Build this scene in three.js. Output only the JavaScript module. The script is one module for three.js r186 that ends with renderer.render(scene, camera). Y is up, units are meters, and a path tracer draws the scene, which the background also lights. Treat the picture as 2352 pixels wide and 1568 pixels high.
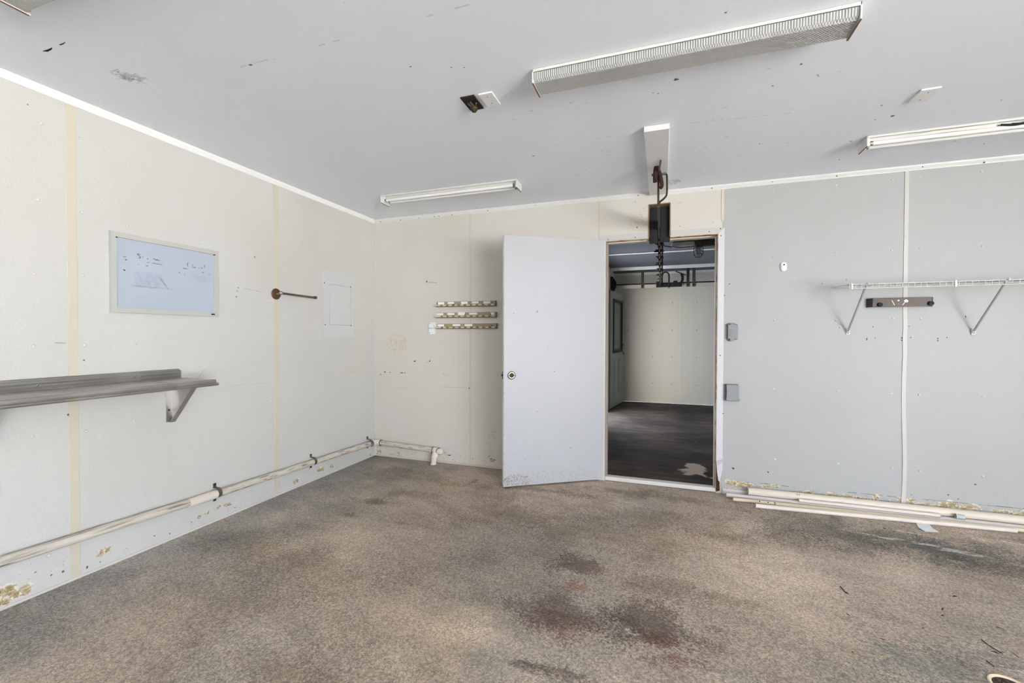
import * as THREE from 'three';
import { mergeGeometries } from 'three/addons/utils/BufferGeometryUtils.js';
import { RoundedBoxGeometry } from 'three/addons/geometries/RoundedBoxGeometry.js';
import { RectAreaLightUniformsLib } from 'three/addons/lights/RectAreaLightUniformsLib.js';

// ---------------------------------------------------------------- camera, sky, daylight, exposure
const scene = new THREE.Scene();
const FOCAL = 994.94, CAM = new THREE.Vector3(2.818, 1.2495, 3.7855);          // focal length in pixels of a 2352 x 1568 frame; metres
const camera = new THREE.PerspectiveCamera(2 * Math.atan(784 / FOCAL) * 180 / Math.PI, 1.5, 0.05, 100);
camera.rotation.order = 'YXZ';
camera.rotation.set(-0.0136, 0.33264, 0.00232);
camera.position.copy(CAM);
camera.updateMatrixWorld(true);
const renderer = new THREE.WebGLRenderer({ antialias: true });
renderer.toneMapping = THREE.LinearToneMapping;
renderer.toneMappingExposure = 1.39;
renderer.shadowMap.enabled = true;
RectAreaLightUniformsLib.init();
const DAY = 5.6;                                                                // radiance of the sky
const SKY = new THREE.Color(0.86, 0.955, 1.09);                                  // even overcast sky
scene.background = SKY.clone().multiplyScalar(DAY);
const H = 2.44, W = 7.8, D = 9.6;                                               // ceiling height, room width, room depth
const DOORWAY = { z0: 4.3, z1: 9.2, h: 2.2 };                                  // wide roll-up doorway in the wall at x = W, open to the yard
const daylight = new THREE.RectAreaLight(SKY, DAY, DOORWAY.z1 - DOORWAY.z0, DOORWAY.h);
daylight.position.set(W + 0.13, DOORWAY.h / 2, (DOORWAY.z0 + DOORWAY.z1) / 2);
daylight.lookAt(0, DOORWAY.h / 2, (DOORWAY.z0 + DOORWAY.z1) / 2);
scene.add(daylight);
const sun = new THREE.DirectionalLight(new THREE.Color(1, 0.985, 0.95), 100);      // high sun behind the building: lights the yard only, whose glare reaches the ceiling
sun.position.set(6, 20, -14); sun.target.position.set(6, 0, 0); sun.shadow.radius = 1;
sun.shadow.mapSize.set(2048, 2048); Object.assign(sun.shadow.camera, { left: -26, right: 26, top: 26, bottom: -26, near: 1, far: 60 });
scene.add(sun, sun.target);
const STORE = { x0: 1.95, x1: 4.75, z0: -4.75, gap0: -3.36, gap1: -2.40, doorH: 2.03, hinge: -3.68 };   // the room behind the wall with the door
const storeLight = new THREE.RectAreaLight(SKY, DAY * 0.3, STORE.gap1 - STORE.gap0, STORE.doorH);
storeLight.position.set(STORE.x0 - 0.14, STORE.doorH / 2, (STORE.gap0 + STORE.gap1) / 2);
storeLight.lookAt(10, STORE.doorH / 2, (STORE.gap0 + STORE.gap1) / 2);
scene.add(storeLight);

// ---------------------------------------------------------------- pixel -> place
const V = (x, y, z) => new THREE.Vector3(x, y, z);
function ray(px, py) { return V((px - 1176) / FOCAL, -(py - 784) / FOCAL, -1).applyEuler(camera.rotation); }
function onPlane(axis, value, px, py) { const d = ray(px, py); return CAM.clone().addScaledVector(d, (value - CAM[axis]) / d[axis]); }
const onLeft = (px, py, x = 0) => onPlane('x', x, px, py);
const onBack = (px, py, z = 0) => onPlane('z', z, px, py);
const onFloor = (px, py, y = 0) => onPlane('y', y, px, py);
const onCeil = (px, py, y = H) => onPlane('y', y, px, py);

// ---------------------------------------------------------------- helpers
let seed = 7;
const rnd = () => { seed = (seed + 0x6d2b79f5) | 0; let t = Math.imul(seed ^ (seed >>> 15), 1 | seed); t = (t + Math.imul(t ^ (t >>> 7), 61 | t)) ^ t; return ((t ^ (t >>> 14)) >>> 0) / 4294967296; };
const rr = (a, b) => a + (b - a) * rnd();
const hash = (x, y) => { let h = Math.imul(x | 0, 374761393) + Math.imul(y | 0, 668265263); h = Math.imul(h ^ (h >>> 13), 1274126177); return ((h ^ (h >>> 16)) >>> 0) / 4294967296; };
function vn(x, y, p = 0) {                                                      // value noise; p > 0 makes it repeat every p cells
  const xi = Math.floor(x), yi = Math.floor(y), fx = x - xi, fy = y - yi, u = fx * fx * (3 - 2 * fx), v = fy * fy * (3 - 2 * fy);
  const m = p ? (k) => ((k % p) + p) % p : (k) => k, a = m(xi), b = m(xi + 1), c = m(yi), d = m(yi + 1);
  return (hash(a, c) * (1 - u) + hash(b, c) * u) * (1 - v) + (hash(a, d) * (1 - u) + hash(b, d) * u) * v;
}
function fbm(x, y, n = 4, p = 0) { let s = 0, a = 0.5, t = 0; for (let i = 0; i < n; i++) { s += a * vn(x, y, p); t += a; a *= 0.5; x *= 2; y *= 2; p *= 2; } return s / t; }
const smooth = (a, b, x) => { const t = Math.min(1, Math.max(0, (x - a) / (b - a))); return t * t * (3 - 2 * t); };
const used = new Map();
function numbered(n) { const k = used.get(n) ?? -1; used.set(n, k + 1); return k < 0 ? n : `${n}_${String(k + 1).padStart(3, '0')}`; }
function shade(o) { o.castShadow = o.receiveShadow = true; return o; }
function part(name, geometry, material, parent) {
  const list = Array.isArray(geometry) ? geometry.map((g) => { const n = g.index ? g.toNonIndexed() : g; for (const k of Object.keys(n.attributes)) if (!['position', 'normal', 'uv'].includes(k)) n.deleteAttribute(k); return n; }) : null;
  const m = shade(new THREE.Mesh(list ? mergeGeometries(list) : geometry, material));
  m.name = name; if (parent) parent.add(m); return m;
}
function thing(name, label, category, group) {
  const g = new THREE.Group(); g.name = numbered(name); g.userData = { label, category }; if (group) g.userData.group = group; scene.add(g); return g;
}
function solo(name, label, category, geometry, material, group) {
  const m = part(numbered(name), geometry, material, scene); m.userData = { label, category }; if (group) m.userData.group = group; return m;
}
function structure(name, label, category, geometry, material) {
  const o = geometry ? part(name, geometry, material, scene) : new THREE.Group();
  o.name = name; o.userData = { kind: 'structure', label, category }; if (!geometry) scene.add(o); return o;
}
const box = (x0, x1, y0, y1, z0, z1) => new THREE.BoxGeometry(x1 - x0, y1 - y0, z1 - z0).translate((x0 + x1) / 2, (y0 + y1) / 2, (z0 + z1) / 2);
const rbox = (x0, x1, y0, y1, z0, z1, r = 0.003, s = 2) => new RoundedBoxGeometry(x1 - x0, y1 - y0, z1 - z0, s, r).translate((x0 + x1) / 2, (y0 + y1) / 2, (z0 + z1) / 2);
function rod(a, b, r, r2 = r, seg = 14) {
  const d = b.clone().sub(a), g = new THREE.CylinderGeometry(r2, r, d.length(), seg);
  return g.applyQuaternion(new THREE.Quaternion().setFromUnitVectors(V(0, 1, 0), d.clone().normalize())).translate((a.x + b.x) / 2, (a.y + b.y) / 2, (a.z + b.z) / 2);
}
const tube = (pts, r, n = 40, seg = 10, tension = 0.5) => new THREE.TubeGeometry(new THREE.CatmullRomCurve3(pts, false, 'catmullrom', tension), n, r, seg);
function pipe(a, b, ro, ri, seg = 24) {                                         // a hollow pipe with open ends
  const len = b.clone().sub(a).length(), h = len / 2, pts = [[ri, -h], [ro - 0.0008, -h], [ro, -h + 0.001], [ro, h - 0.001], [ro - 0.0008, h], [ri, h], [ri, -h]].map(([x, y]) => new THREE.Vector2(x, y));
  return new THREE.LatheGeometry(pts, seg).applyQuaternion(new THREE.Quaternion().setFromUnitVectors(V(0, 1, 0), b.clone().sub(a).normalize())).translate((a.x + b.x) / 2, (a.y + b.y) / 2, (a.z + b.z) / 2);
}
const shape2 = (pts, holes = []) => { const s = new THREE.Shape(pts.map(([x, y]) => new THREE.Vector2(x, y))); for (const h of holes) s.holes.push(new THREE.Path(h.map(([x, y]) => new THREE.Vector2(x, y)))); return s; };
const extrude = (pts, depth, holes = [], bevel = 0) => new THREE.ExtrudeGeometry(shape2(pts, holes), { depth, bevelEnabled: bevel > 0, bevelSize: bevel, bevelThickness: bevel, bevelSegments: 2, curveSegments: 12 });
// uv from world positions: uv = fraction of a rectangle, uv1 = metres (for the relief)
function planar(g, a, b, a0, a1, b0, b1) {
  const n = g.index ? g.toNonIndexed() : g, P = n.attributes.position, uv = new Float32Array(P.count * 2), uv1 = new Float32Array(P.count * 2);
  for (let i = 0; i < P.count; i++) { const u = P['get' + a](i), v = P['get' + b](i); uv.set([(u - a0) / (a1 - a0), (v - b0) / (b1 - b0)], i * 2); uv1.set([u, v], i * 2); }
  n.setAttribute('uv', new THREE.BufferAttribute(uv, 2)); n.setAttribute('uv1', new THREE.BufferAttribute(uv1, 2)); return n;
}

// ---------------------------------------------------------------- textures
function dataTexture(w, h, fn, srgb) {
  const d = new Uint8Array(w * h * 4);
  for (let j = 0; j < h; j++) for (let i = 0; i < w; i++) { const c = fn(i, j), o = (j * w + i) * 4; d[o] = c[0]; d[o + 1] = c[1]; d[o + 2] = c[2]; d[o + 3] = 255; }
  const t = new THREE.DataTexture(d, w, h); t.magFilter = THREE.LinearFilter; t.minFilter = THREE.LinearMipmapLinearFilter; t.generateMipmaps = true;
  t.wrapS = t.wrapT = THREE.RepeatWrapping; t.anisotropy = 8; if (srgb) t.colorSpace = THREE.SRGBColorSpace; t.needsUpdate = true; return t;
}
function relief(size, repeat, fn) { const t = dataTexture(size, size, (i, j) => { const v = 255 * Math.min(1, Math.max(0, fn(i / size, j / size))); return [v, v, v]; }); t.channel = 1; t.repeat.set(1 / repeat, 1 / repeat); return t; }
const pebble = relief(512, 0.32, (u, v) => 0.6 * fbm(u * 64, v * 40, 2, 64) + 0.4 * vn(u * 128, v * 96, 128));           // embossed wall sheet
const grit = relief(512, 0.45, (u, v) => 0.3 * fbm(u * 60, v * 60, 2, 60) + 0.7 * vn(u * 220, v * 220, 220));          // trowelled concrete
const prism = relief(256, 0.15, (u, v) => { const a = Math.abs(((u + v) * 16) % 1 - 0.5), b = Math.abs(((u - v + 1) * 16) % 1 - 0.5); return Math.min(a, b) * 2; });

// a sheet of canvas that stands for a rectangle of wall, drawn in metres
function sheet(w, h, a0, a1, b0, b1, base, vary, draw) {
  const cv = document.createElement('canvas'); cv.width = w; cv.height = h;
  const c = cv.getContext('2d'), img = c.createImageData(w, h), d = img.data, k = (a1 - a0) / w;
  for (let j = 0; j < h; j++) for (let i = 0; i < w; i++) {
    const x = a0 + i * k, y = b1 - j * (b1 - b0) / h, n = (fbm(x * 2.3 + 9, y * 1.7 + 3, 3) - 0.5) * vary, g = (hash(i, j) - 0.5) * 5, o = (j * w + i) * 4;
    d[o] = base[0] + n + g; d[o + 1] = base[1] + n * 1.15 + g; d[o + 2] = base[2] + n * 1.5 + g; d[o + 3] = 255;
  }
  c.putImageData(img, 0, 0);
  const X = (a) => (a - a0) / (a1 - a0) * w, Y = (b) => (b1 - b) / (b1 - b0) * h, S = w / (a1 - a0);
  draw?.({
    c, X, Y, S,
    blob(a, b, ra, rb, color, jag = 0.35, alpha = 1, n = 26) {                  // a ragged patch
      c.globalAlpha = alpha; c.fillStyle = color; c.beginPath();
      const ph = rnd() * 100;
      for (let i = 0; i < n; i++) { const t = i / n * Math.PI * 2, q = 1 + jag * 2 * (fbm(ph + Math.cos(t) * 1.6, ph + Math.sin(t) * 1.6, 3) - 0.5) + jag * rr(-0.35, 0.35); c[i ? 'lineTo' : 'moveTo'](X(a + Math.cos(t) * ra * q), Y(b + Math.sin(t) * rb * q)); }
      c.closePath(); c.fill(); c.globalAlpha = 1;
    },
    line(pts, width, color, alpha = 1) { c.globalAlpha = alpha; c.strokeStyle = color; c.lineWidth = width * S; c.lineCap = 'round'; c.lineJoin = 'round'; c.beginPath(); pts.forEach(([a, b], i) => c[i ? 'lineTo' : 'moveTo'](X(a), Y(b))); c.stroke(); c.globalAlpha = 1; },
    dot(a, b, r, color, alpha = 1) { c.globalAlpha = alpha; c.fillStyle = color; c.beginPath(); c.ellipse(X(a), Y(b), r * S, r * h / (b1 - b0), 0, 0, 7); c.fill(); c.globalAlpha = 1; },
    specks(a, b, ra, rb, n, r0, r1, colors, alpha = 0.8) { for (let i = 0; i < n; i++) { const t = rnd() * 7, q = Math.sqrt(rnd()); this.dot(a + Math.cos(t) * ra * q, b + Math.sin(t) * rb * q, rr(r0, r1), colors[Math.floor(rnd() * colors.length)], alpha * rr(0.5, 1)); } },
  });
  const t = new THREE.CanvasTexture(cv); t.colorSpace = THREE.SRGBColorSpace; t.anisotropy = 8; t.wrapS = t.wrapT = THREE.RepeatWrapping; return t;
}
const peel = (p, a, b, ra, rb) => {                                             // paint that flaked off and shows the tan sheet below
  for (let k = 0; k < 4; k++) {
    const x = a + rr(-0.8, 0.8) * ra, y = b + rr(-0.55, 0.55) * rb, u = ra * rr(0.35, 0.75), v = rb * rr(0.35, 0.7);
    p.blob(x, y, u * 1.15, v * 1.2, '#ece4d2', 0.6, 0.7); p.blob(x, y, u, v, ['#b3a07a', '#a9966f', '#bcab88'][k % 3], 0.8, 0.85, 34); p.blob(x + u * 0.1, y - v * 0.15, u * 0.55, v * 0.5, '#917d57', 0.9, 0.6);
    p.line([[x - u * 0.8, y - v * 0.8], [x - u * 0.1, y - v], [x + u * 0.7, y - v * 0.7]], 0.0018, '#51432f', 0.65);
  }
  p.specks(a, b, ra * 1.1, rb * 1.1, 22, 0.0008, 0.0026, ['#5f4e33', '#c2b085', '#7a6642', '#e9e2d2']);
};

// ---------------------------------------------------------------- plain materials
const mat = (color, roughness = 0.6, metalness = 0, extra = {}) => new THREE.MeshStandardMaterial({ color, roughness, metalness, ...extra });
const M = {
  white: mat('#eceded', 0.42), offwhite: mat('#e6e3da', 0.5), cream: mat('#ded2b6', 0.55), cover: mat('#e3e5e4', 0.4), core: mat('#cfcabd', 0.9),
  pvc: mat('#e6dacb', 0.4), pvcWarm: mat('#e6d4b8', 0.42), pvcWhite: mat('#e4dad0', 0.4), pvcBand: mat('#3d3646', 0.6),
  steel: mat('#b5b2ae', 0.4, 0.85), steelDark: mat('#5f5a55', 0.45, 0.85), zinc: mat('#77756f', 0.5, 0.75), brass: mat('#4d3c26', 0.55, 0.5), chrome: mat('#a19a92', 0.35, 0.85),
  rust: mat('#38221a', 0.9, 0.1), rustLight: mat('#7a5a44', 0.92), iron: mat('#3a302a', 0.75, 0.45), black: mat('#100f12', 0.7), rubber: mat('#0e0b0c', 0.7),
  grey: mat('#92969b', 0.5), greyDark: mat('#74777c', 0.6), wire: mat('#d9dad6', 0.45), strut: mat('#adafb0', 0.5, 0.15), bronze: mat('#3c3531', 0.42, 0.5),
  tan: mat('#a5977a', 0.6), tanLight: mat('#cfc3a4', 0.55), paper: mat('#f5f5f6', 0.8), ink: mat('#1c1a1d', 0.8), hole: mat('#120d0b', 0.95),
  wood: mat('#7a5836', 0.9), leaf: mat('#3b2f24', 0.9), straw: mat('#b59a6c', 0.9), tubeGlass: mat('#f2f2f0', 0.25), slate: mat('#687069', 0.55), gasket: mat('#2b3029', 0.7),
};
M.lens = new THREE.MeshPhysicalMaterial({ color: '#e9eae8', roughness: 0.35, transmission: 0.45, thickness: 0, bumpMap: prism, bumpScale: 0.005, side: THREE.DoubleSide });
M.milky = new THREE.MeshPhysicalMaterial({ color: '#d7dedd', roughness: 0.3, transmission: 0.3, thickness: 0, side: THREE.DoubleSide });
M.clear = new THREE.MeshPhysicalMaterial({ color: '#dfe8e8', roughness: 0.12, transmission: 0.8, thickness: 0, side: THREE.DoubleSide });
const wallMat = (map, rough = 0.5, bump = 0.0007) => new THREE.MeshStandardMaterial({ map, roughness: rough, bumpMap: pebble, bumpScale: bump });

// ================================================================ FLOOR
const FX0 = 0, FX1 = 5.4, FZ0 = 0, FZ1 = 3.2;
const stains = [                                                                // px, py, half width (m), half depth (m), darkening colour multiplier, strength
  [1325, 1300, 0.13, 0.13, [0.56, 0.5, 0.48], 0.9], [1325, 1345, 0.09, 0.05, [0.95, 0.72, 0.64], 0.8], [1275, 1405, 0.2, 0.12, [0.62, 0.57, 0.55], 0.75], [1290, 1440, 0.14, 0.08, [0.76, 0.62, 0.58], 0.85],
  [1500, 1430, 0.17, 0.16, [0.52, 0.48, 0.46], 0.9], [1510, 1470, 0.1, 0.05, [0.8, 0.6, 0.56], 0.9], [1545, 1510, 0.1, 0.04, [0.78, 0.6, 0.56], 0.85], [1510, 1345, 0.2, 0.12, [0.7, 0.64, 0.62], 0.7],
  [1270, 1540, 0.14, 0.03, [0.6, 0.56, 0.54], 0.8], [1215, 1530, 0.09, 0.03, [0.66, 0.62, 0.6], 0.7], [1430, 1435, 0.06, 0.12, [0.72, 0.7, 0.66], 0.6],
  [865, 1152, 0.085, 0.05, [0.6, 0.57, 0.52], 0.85], [806, 1183, 0.06, 0.035, [0.66, 0.63, 0.58], 0.8], [750, 1197, 0.06, 0.03, [0.75, 0.72, 0.68], 0.7], [930, 1203, 0.14, 0.02, [0.72, 0.7, 0.66], 0.8],
  [940, 1135, 0.25, 0.08, [0.76, 0.73, 0.68], 0.7], [850, 1106, 0.09, 0.09, [1.34, 1.24, 1.08], 0.8], [1040, 1110, 0.5, 0.06, [0.8, 0.76, 0.7], 0.7], [1240, 1125, 0.5, 0.06, [0.66, 0.62, 0.58], 0.8], [1520, 1140, 0.45, 0.08, [0.68, 0.65, 0.62], 0.8],
  [1150, 1180, 0.5, 0.2, [0.82, 0.78, 0.73], 0.6], [1400, 1230, 0.7, 0.22, [0.84, 0.79, 0.74], 0.6], [700, 1300, 0.5, 0.2, [0.86, 0.83, 0.79], 0.6], [600, 1400, 0.45, 0.16, [0.86, 0.84, 0.8], 0.5],
  [1800, 1230, 0.3, 0.12, [0.72, 0.72, 0.7], 0.7], [2000, 1232, 0.6, 0.22, [0.64, 0.67, 0.68], 0.95], [2200, 1270, 0.5, 0.2, [0.62, 0.65, 0.66], 0.95], [2330, 1310, 0.3, 0.12, [0.68, 0.69, 0.68], 0.8], [2300, 1235, 0.25, 0.05, [0.72, 0.72, 0.7], 0.8],
  [2180, 1545, 0.22, 0.12, [0.78, 0.84, 0.88], 1], [2260, 1510, 0.2, 0.05, [0.84, 0.88, 0.9], 0.8], [1660, 1370, 0.12, 0.07, [0.82, 0.79, 0.76], 0.6], [1700, 1240, 0.25, 0.1, [0.82, 0.78, 0.74], 0.6],
  [1080, 1440, 0.22, 0.16, [1.22, 1.2, 1.16], 0.7], [1400, 1480, 0.2, 0.08, [1.16, 1.15, 1.12], 0.7], [1010, 1370, 0.3, 0.14, [1.1, 1.08, 1.05], 0.6], [1000, 1440, 0.35, 0.12, [1.14, 1.12, 1.1], 0.7], [560, 1250, 0.5, 0.14, [0.84, 0.82, 0.79], 0.7], [620, 1530, 0.4, 0.05, [0.82, 0.8, 0.77], 0.7], [1450, 1180, 0.8, 0.2, [0.82, 0.78, 0.74], 0.7], [950, 1090, 0.6, 0.15, [0.84, 0.81, 0.77], 0.7], [330, 1450, 0.16, 0.06, [1.12, 1.1, 1.07], 0.6],
  [1200, 1550, 0.1, 0.03, [1.2, 1.19, 1.17], 0.7], [1120, 1520, 0.3, 0.04, [0.86, 0.88, 0.88], 0.7], [1640, 1540, 0.16, 0.05, [0.82, 0.86, 0.87], 0.6],
].map(([px, py, rx, rz, c, s]) => { const p = onFloor(px, py); return [p.x, p.z, rx, rz, c, s]; });
const chalk = [[2060, 1240, 0.2, 0.02], [2130, 1252, 0.24, 0.03], [2180, 1262, 0.16, 0.02], [2300, 1242, 0.2, 0.02], [2270, 1232, 0.16, 0.015], [2100, 1225, 0.16, 0.015], [2345, 1545, 0.06, 0.03], [1450, 1450, 0.03, 0.02]].map(([px, py, rx, rz]) => { const p = onFloor(px, py); return [p.x, p.z, rx, rz]; });
function concrete(x, z, i, j, out) {
  const big = fbm(x * 0.9 + 4, z * 0.9 + 7, 4), mid = fbm(x * 3.2 + 31, z * 3.2 + 5, 3), drag = fbm(x * 5 + z * 2.5, z * 16 - x * 5, 2), fine = fbm(x * 150, z * 150, 2), g = hash(i, j);
  let k = 0.765 + (big - 0.5) * 0.36 + (mid - 0.5) * 0.22 + (drag - 0.5) * 0.09 + (fine - 0.5) * 0.36 + (g - 0.5) * 0.3;
  const cool = Math.max(smooth(0.95, 0.1, x + (mid - 0.5) * 0.8), 0.35 * smooth(0.5, 0.75, fbm(x * 1.6 + 50, z * 1.6, 3)));   // greyer, scrubbed strip along the pipe wall
  let r = 194 - 12 * cool, gg = 176 - 1 * cool, b = 158 + 9 * cool;
  for (const [sx, sz, rx, rz, c, s] of stains) {
    const dx = (x - sx) / rx, dz = (z - sz) / rz; if (dx * dx + dz * dz > 5) continue;
    const q = Math.hypot(dx, dz) + (fbm(x * 9 + sx * 7, z * 9, 3) - 0.5) * 1.7 + (fine - 0.5) * 0.9 + (g - 0.5) * 0.35, w = 0.72 * s * smooth(1.35, 0.3, q);
    r *= 1 + (c[0] - 1) * w; gg *= 1 + (c[1] - 1) * w; b *= 1 + (c[2] - 1) * w;
  }
  for (const [sx, sz, rx, rz] of chalk) {
    const dx = (x - sx) / rx, dz = (z - sz - (x - sx) * 0.25) / rz; if (dx * dx + dz * dz > 6) continue;
    const w = smooth(1.3, 0.4, Math.hypot(dx, dz) + (mid - 0.5) * 2) * smooth(0.47, 0.6, fbm(x * 14, z * 60, 3));
    r += (214 - r) * w; gg += (212 - gg) * w; b += (204 - b) * w;
  }
  if (g > 0.9955) k *= 0.55; else if (g < 0.0012) k *= 1.35;
  out[0] = Math.min(255, r * k * 1.18); out[1] = Math.min(255, gg * k * 1.18); out[2] = Math.min(255, b * k * 1.18); return out;
}
const tmp = [0, 0, 0];
const floorMap = dataTexture(2048, 2048, (i, j) => concrete(FX0 + (i + 0.5) / 2048 * (FX1 - FX0), FZ0 + (j + 0.5) / 2048 * (FZ1 - FZ0), i, j, tmp), true);
const floorTile = dataTexture(512, 512, (i, j) => { const k = 0.84 + 0.34 * (fbm(i / 64, j / 64, 4, 8) - 0.5) + 0.2 * (hash(i, j) - 0.5); return [178 * k, 161 * k, 145 * k]; }, true);
floorTile.channel = 1; floorTile.repeat.set(0.5, 0.5);
const storeTile = dataTexture(1024, 1024, (i, j) => {                          // back room concrete, weaker light painted in as darker colour; pale paint spill
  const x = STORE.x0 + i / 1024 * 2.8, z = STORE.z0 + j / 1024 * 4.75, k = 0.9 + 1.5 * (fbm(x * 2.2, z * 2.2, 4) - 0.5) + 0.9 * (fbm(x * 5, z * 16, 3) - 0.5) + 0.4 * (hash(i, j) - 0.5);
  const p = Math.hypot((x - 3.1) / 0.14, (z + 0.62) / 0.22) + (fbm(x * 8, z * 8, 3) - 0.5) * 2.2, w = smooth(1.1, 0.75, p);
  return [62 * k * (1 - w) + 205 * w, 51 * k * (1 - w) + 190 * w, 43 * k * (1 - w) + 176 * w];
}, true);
const floor = structure('floor', 'stained grey brown concrete slab floor', 'floor');
const slabMat = new THREE.MeshStandardMaterial({ map: floorMap, roughness: 0.62, bumpMap: grit, bumpScale: 0.0012 });
part('slab', planar(box(FX0, FX1, -0.12, 0, FZ0, FZ1), 'X', 'Z', FX0, FX1, FZ0, FZ1), slabMat, floor);
const slabPlain = new THREE.MeshStandardMaterial({ map: floorTile, roughness: 0.64, bumpMap: grit, bumpScale: 0.0012 });
part('slab', planar(box(FX1, W, -0.12, 0, FZ0, FZ1), 'X', 'Z', 0, 1, 0, 1), slabPlain, floor);
part('slab', planar(box(0, W, -0.12, 0, FZ1, D), 'X', 'Z', 0, 1, 0, 1), slabPlain, floor);
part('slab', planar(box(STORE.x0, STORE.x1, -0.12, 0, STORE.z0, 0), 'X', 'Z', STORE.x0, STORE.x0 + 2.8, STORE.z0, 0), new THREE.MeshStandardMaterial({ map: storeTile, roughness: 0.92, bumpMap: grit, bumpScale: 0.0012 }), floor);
structure('ground', 'pale concrete yard outside the wide doorway', 'ground', planar(box(W + 0.15, 30, -0.16, -0.02, -12, 22), 'X', 'Z', 0, 1, 0, 1), mat('#b9b4aa', 0.9));

// ================================================================ WALL WITH THE PIPE (x = 0)
const LW1 = 3.3;
const leftMap = sheet(2048, 1536, 0, LW1, 0, H, [205, 203, 198], 7, (p) => {
  const P = (px, py) => { const q = onLeft(px, py); return [q.z, q.y]; };
  const at = (px, py, f, ...r) => { const q = P(px, py); f(q[0], q[1], ...r); };
  for (const [px, py, ra, rb] of [[8, 1362, 0.025, 0.03], [20, 1378, 0.02, 0.022], [50, 1357, 0.035, 0.028], [243, 1265, 0.03, 0.018], [500, 1165, 0.02, 0.012], [475, 1178, 0.014, 0.012], [520, 1160, 0.03, 0.012], [680, 1105, 0.03, 0.02], [740, 1078, 0.05, 0.025], [762, 1070, 0.02, 0.02], [8, 1380, 0.02, 0.015], [640, 1112, 0.015, 0.016], [850, 1045, 0.02, 0.014], [458, 1186, 0.012, 0.01], [175, 1305, 0.012, 0.02]]) at(px, py, (a, b) => peel(p, a, b, ra, rb));
  for (const [px, py, w, h] of [[145, 1312, 0.006, 0.006], [118, 1320, 0.004, 0.005], [355, 1230, 0.006, 0.005], [390, 1225, 0.004, 0.006], [540, 1165, 0.008, 0.003], [230, 1290, 0.004, 0.004], [440, 1198, 0.004, 0.004], [200, 1302, 0.005, 0.009], [585, 590, 0.006, 0.006], [547, 660, 0.006, 0.004], [543, 681, 0.006, 0.006], [545, 668, 0.004, 0.004], [590, 668, 0.003, 0.003], [606, 670, 0.003, 0.002], [158, 952, 0.006, 0.008], [193, 827, 0.004, 0.004], [64, 240, 0.003, 0.003], [166, 1198, 0.004, 0.02], [174, 1060, 0.008, 0.003]]) at(px, py, (a, b) => p.blob(a, b, w * 0.8, h * 0.8, '#4a3d30', 0.6, 0.85));
  p.line([P(560, 662), P(600, 670)], 0.0015, '#57503f', 0.6); p.line([P(127, 787), P(150, 788)], 0.003, '#6f6759', 0.7); p.line([P(455, 868), P(470, 848)], 0.003, '#8d867a', 0.5); p.line([P(462, 868), P(476, 850)], 0.002, '#8d867a', 0.4);
  p.line([P(510, 890), P(560, 882), P(615, 880)], 0.002, '#b3aa99', 0.6); p.line([P(520, 845), P(560, 840)], 0.002, '#b3aa99', 0.5); p.line([P(845, 852), P(800, 855)], 0.003, '#b8a78c', 0.5);
  for (let i = 0; i < 130; i++) { const a = rr(0, LW1), b = rr(0.02, 0.19); p.blob(a, b, rr(0.001, 0.005), rr(0.001, 0.003), ['#8a7f6a', '#b9ad95', '#5f5443'][i % 3], 0.6, rr(0.3, 0.8), 8); }
  for (let i = 0; i < 160; i++) p.dot(rr(0, LW1), rr(0.1, H), rr(0.0006, 0.0016), '#8b8273', rr(0.2, 0.6));
  for (let i = 0; i < 60; i++) { const a = rr(0, LW1), b = rr(0.02, 0.9), l = rr(0.01, 0.05); p.line([[a, b], [a + l, b + rr(-0.02, 0.02)]], 0.0012, '#a79d8b', 0.35); }
  p.blob(0.32, 0.93, 0.2, 0.05, '#d9c3a4', 0.6, 0.12); p.blob(0.12, 2.0, 0.1, 0.35, '#e0cdb4', 0.5, 0.12); p.blob(0.2, 1.45, 0.15, 0.5, '#e2cfb8', 0.5, 0.12);   // yellowed sheet toward the corner
});
const wallLeft = structure('wall_left', 'cream embossed sheet wall carrying the whiteboard and steel shelf', 'wall');
part('backing', box(-0.16, -0.003, 0, H, -0.12, D + 0.15), M.core, wallLeft);
const leftMat = wallMat(leftMap, 0.48, 0.0009);
const seamsL = [1.213, 2.438];
[[0, seamsL[0] - 0.003], [seamsL[0] + 0.003, seamsL[1] - 0.003], [seamsL[1] + 0.003, LW1]].forEach(([z0, z1]) => part('panel', planar(box(-0.003, 0, 0.004, H, z0, z1), 'Z', 'Y', 0, LW1, 0, H), leftMat, wallLeft));
part('panel', planar(box(-0.003, 0, 0.004, H, LW1, D), 'Z', 'Y', 0, LW1, 0, H), leftMat, wallLeft);
const stripMat = mat('#d0c8b5', 0.5);
for (const [z, w] of [[seamsL[0], 0.02], [seamsL[1], 0.019]]) { const s = part('seam_strip', rbox(-0.001, 0.0028, 0.004, H - 0.03, z - w, z + w, 0.001), stripMat, wallLeft); s.userData.label = 'yellowed joint strip'; }
const rivetGeo = new THREE.SphereGeometry(0.0085, 14, 6, 0, Math.PI * 2, 0, Math.PI / 2).scale(1, 0.55, 1);
const rivetMat = mat('#d3d0c9', 0.4), rivetMatB = mat('#c9cacb', 0.4);
function rivet(parent, at, axis, m) { const r = part('rivet', rivetGeo, m, parent); r.position.copy(at); if (axis === 'x') r.rotation.z = -Math.PI / 2; else r.rotation.x = Math.PI / 2; return r; }
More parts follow.
